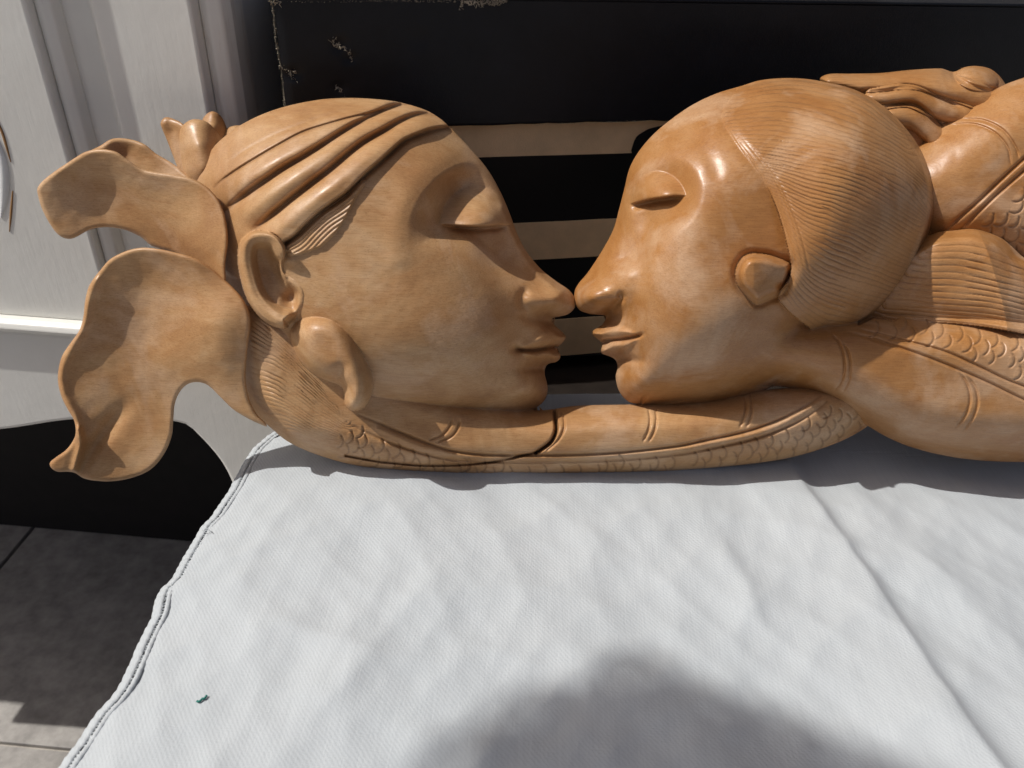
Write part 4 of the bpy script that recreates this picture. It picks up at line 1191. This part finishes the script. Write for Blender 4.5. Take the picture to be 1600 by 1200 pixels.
# loose lock of hair across the shoulder
hk = np.where(sdK > 0, np.maximum(hb, 40) + 5 * sstep(0, 6, sdK) + 16 * prof(sdK / 46, 0.9) - 30 * sstep(18, 0, sdK) * sstep(420, 395, G.Y), -1e3)
dc, tc = G.curve([(1524, 352), (1540, 385), (1554, 428), (1566, 470), (1575, 520)], 140)
hk += np.where(sdK > 0, 20 * np.exp(-(dc / 55)) - 14 * sstep(1470, 1380, G.X) - 0.12 * np.maximum(G.X - 1600, 0), 0)
st = G.flow([[(1366, 497), (1440, 500), (1544, 508), (1690, 535)], [(1385, 478), (1470, 484), (1560, 492), (1700, 520)], [(1402, 452), (1480, 457), (1556, 466), (1700, 500)], [(1422, 425), (1490, 427), (1550, 438), (1680, 470)], [(1442, 396), (1500, 396), (1546, 404), (1640, 436)], [(1460, 368), (1520, 362), (1560, 376), (1620, 408)]], 3.0, sdK > -3)
ph = 2 * math.pi * (st + 0.25 * G.noise(40, 52))
hk += np.where(sdK > 0, 1.15 * (1 - 2.2 * (1 - np.abs(np.sin(ph / 2))) ** 2.2) * (0.4 + 0.6 * sstep(-0.3, 0.5, G.noise(30, 53))) * sstep(0, 8, sdK), 0)
# assemble
hairShade = 0.75 * strandShade
h = hs2; lab = np.where(cap & (hw >= hb), 1, np.where((hb > hw) & (G.X > 1180), 2, 0))
k = hk > np.where(cap, hw, hb); k &= ~(cap & (sdH > 0)) | (hk > hw)
h = np.where(k, np.maximum(hk, -1e3), h); lab = np.where(k, 3, lab)
k = hd > h; h = np.where(k, hd, h); lab = np.where(k, 4, lab)
sdW = np.maximum(np.maximum(sdH, sdO), sdK)
pick = np.argmax(np.stack([sdH, sdO, sdK]), 0)
qx = np.choose(pick, [qxH, qxO, qxK]); qy = np.choose(pick, [qyH, qyO, qyK])
h = np.maximum(h, 0)
h += 0.16 * G.noise(12, 61) + 0.5 * G.noise(70, 62)
relief(['face', 'hair', 'shoulder', 'hair_lock', 'ear_stud'], HONEY, [carv] * 5, G, sdW, qx, qy, h, lab, 62, 0, zmin=ZMIN, dirt=np.where(lab == 1, hairShade, np.where(lab == 2, darkB, 0)))

# upper arm behind the hair, and the hand lying on it
G = Grid(1395, 60, 1760, 445, STEP)
UA = [(1400, 260), (1436, 224), (1462, 200), (1500, 172), (1537, 150), (1570, 132), (1600, 121), (1660, 98), (1740, 80), (1755, 150), (1755, 400), (1700, 430), (1600, 425), (1500, 400), (1440, 390), (1410, 340)]
sd, qx, qy, ps = G.poly(UA)
h = -58 + 74 * prof(ps / 90, 0.75) + 10 * sstep(1450, 1650, G.X)
h += G.groove([(1470, 366), (1490, 348), (1525, 318), (1562, 283), (1600, 248), (1680, 180)], 2.6, 5.5) + G.groove([(1497, 362), (1515, 345), (1552, 309), (1600, 267), (1680, 196)], 2.6, 5.5)
h += G.groove([(1480, 196), (1520, 194), (1552, 206), (1574, 230), (1580, 258)], 2.0, 3.0) + G.groove([(1500, 186), (1536, 188), (1568, 204), (1588, 232), (1592, 250)], 2.0, 3.0)
rows = lattice([(1520, 362), (1560, 322), (1600, 285), (1700, 200), (1750, 250), (1750, 420), (1600, 410)], 31, 15, -38, 14, 0.9, 1.25, 7, (1560, 340))
hs_ = np.zeros(G.sh); scale_arcs(G, hs_, rows, 2.7, 1.7); h += hs_; darkU = np.clip(-hs_ / 2.0, 0, 1) * 0.6
h += 0.35 * G.noise(14, 71) + 0.8 * G.noise(45, 72)
bk = -58 - 40 * prof(sd / 90, 0.7)
relief(['upper_arm'], HONEY, [carv], G, sd, qx, qy, h, np.zeros(G.sh, int), 0, 0, back_h=bk, edge_h=-58.0, dirt=darkU)

G = Grid(1265, 95, 1600, 300, STEP)
HAND = [(1281, 124), (1287, 118), (1300, 115), (1330, 115), (1375, 114), (1425, 109), (1470, 107), (1490, 112), (1507, 105), (1525, 103), (1546, 107), (1560, 117), (1570, 130), (1585, 160), (1560, 230), (1480, 280), (1420, 280), (1370, 200), (1320, 150), (1290, 138)]
sd, qx, qy, ps = G.poly(HAND)
h = -96 + 46 * prof(ps / 40, 0.7)
for cv, w, a in (([(1300, 126), (1360, 124), (1430, 120), (1500, 140), (1560, 165)], 15, 15), ([(1365, 156), (1420, 150), (1460, 166), (1510, 182)], 13, 17), ([(1385, 182), (1425, 184), (1455, 205), (1470, 225)], 13, 19)):
    d, t = G.curve(cv, 60); h += a * np.sqrt(np.clip(1 - (d / (w * 1.4)) ** 2, 0, 1))
for cv in ([(1345, 143), (1385, 141), (1420, 136), (1455, 148), (1505, 170)], [(1372, 171), (1400, 164), (1430, 164), (1460, 190), (1475, 204)], [(1486, 113), (1500, 124), (1530, 138), (1565, 142)]):
    h += G.groove(cv, 4.5, 9)
h += 14 * G.dome(1525, 122, 36, 20, 15)
h += 0.5 * G.noise(14, 81) + 0.8 * G.noise(40, 82)
relief(['hand'], HONEY, [carv], G, sd, qx, qy, h, np.zeros(G.sh, int), 0, 0, back_h=-96 - 26 * prof(sd / 40, 0.7), edge_h=-96.0)


# ------------------------------------------------------------------ the photographer, standing outside the picture on the left; his shadow lies on the cloth
def photographer():
    head = np.array([0.068, -0.252, 0.0]) + 1.60 * SUN
    hx, hy, hz = head
    J = {'pelvis': (hx - 0.02, hy - 0.10, 0.47, 0.125), 'waist': (hx - 0.02, hy - 0.09, 0.68, 0.115), 'chest': (hx - 0.01, hy - 0.06, 0.93, 0.130), 'neckbase': (hx, hy - 0.03, 1.10, 0.065),
         'neck': (hx, hy - 0.01, 1.19, 0.052), 'skull': (hx, hy, hz, 0.105), 'crown': (hx - 0.02, hy + 0.01, hz + 0.085, 0.060)}
    E_ = [('pelvis', 'waist'), ('waist', 'chest'), ('chest', 'neckbase'), ('neckbase', 'neck'), ('neck', 'skull'), ('skull', 'crown')]
    for s, n in ((-1, 'l'), (1, 'r')):
        J['hip' + n] = (hx + s * 0.09, hy - 0.10, 0.42, 0.095); J['knee' + n] = (hx + s * 0.10, hy - 0.08, 0.03, 0.060)
        J['ankle' + n] = (hx + s * 0.10, hy - 0.12, FLOOR_Z + 0.09, 0.042); J['toe' + n] = (hx + s * 0.12, hy + 0.06, FLOOR_Z + 0.045, 0.036)
        E_ += [('pelvis', 'hip' + n), ('hip' + n, 'knee' + n), ('knee' + n, 'ankle' + n), ('ankle' + n, 'toe' + n)]
        J['sh' + n] = (hx + s * 0.18, hy - 0.05, 1.04, 0.062)
        J['el' + n] = (hx + s * 0.22, hy - 0.10, 0.74, 0.045); J['wr' + n] = (hx + s * 0.10 + 0.10, hy + 0.02, 0.60, 0.028); J['palm' + n] = (hx + s * 0.06 + 0.14, hy + 0.06, 0.60, 0.026)
        E_ += [('chest', 'sh' + n), ('sh' + n, 'el' + n), ('el' + n, 'wr' + n), ('wr' + n, 'palm' + n)]
        for k in range(5):
            a = (k - 2) * 0.016
            J['f%d%s' % (k, n)] = (hx + s * 0.06 + 0.17, hy + 0.08 + a * 0.5, 0.60 + a, 0.009); J['g%d%s' % (k, n)] = (hx + s * 0.05 + 0.19, hy + 0.10, 0.605 + a * 1.1, 0.008)
            E_ += [('palm' + n, 'f%d%s' % (k, n)), ('f%d%s' % (k, n), 'g%d%s' % (k, n))]
    names = list(J); me = bpy.data.meshes.new('person')
    me.from_pydata([J[n][:3] for n in names], [(names.index(a), names.index(b)) for a, b in E_], [])
    o = link('person', me, simple('dark_clothes', (0.08, 0.08, 0.10), 0.9))
    o.modifiers.new('skin', 'SKIN'); 
    if not me.skin_vertices: me.attributes.new('skin', 'FLOAT', 'POINT')
    for i, n in enumerate(names):
        sv = me.skin_vertices[0].data[i]; sv.radius = (J[n][3], J[n][3]); sv.use_root = (n == 'pelvis')
    sub_ = o.modifiers.new('smooth', 'SUBSURF'); sub_.levels = 2; sub_.render_levels = 2
    V = []; F = []; hr = np.random.default_rng(4)      # punctured balls in place of hair, added to shape and lighten the cloth shadow
    for px, py, r_ in ((1000, 1072, 0.016), (860, 1140, 0.019), (760, 1215, 0.020), (940, 1150, 0.021), (1080, 1150, 0.0245), (1180, 1180, 0.023), (1300, 1230, 0.021), (1400, 1255, 0.018), (900, 1250, 0.030), (1060, 1250, 0.036), (1220, 1270, 0.030)):
        c = on_z(px, py) + 1.60 * SUN; o_ = len(V); nu, nv = 36, 24
        for a in range(nv + 1):
            for b in range(nu):
                th_ = math.pi * a / nv; ph_ = 2 * math.pi * b / nu
                V.append((c[0] + r_ * math.sin(th_) * math.cos(ph_), c[1] + r_ * math.sin(th_) * math.sin(ph_), c[2] + r_ * math.cos(th_)))
        for a in range(nv):
            for b in range(nu):
                if hr.random() < 0.5: F.append((o_ + a * nu + b, o_ + (a + 1) * nu + b, o_ + (a + 1) * nu + (b + 1) % nu, o_ + a * nu + (b + 1) % nu))
    link('hair', raw_mesh('hair', V, np.array(F)), simple('shadow_caster_dark', (0.03, 0.02, 0.015), 0.8), o)  # the added shadow-shaping balls, not modelled hair
    return tag(o, 'person in dark clothes standing left of the table, whose soft shadow falls on the cloth', 'person')


photographer()
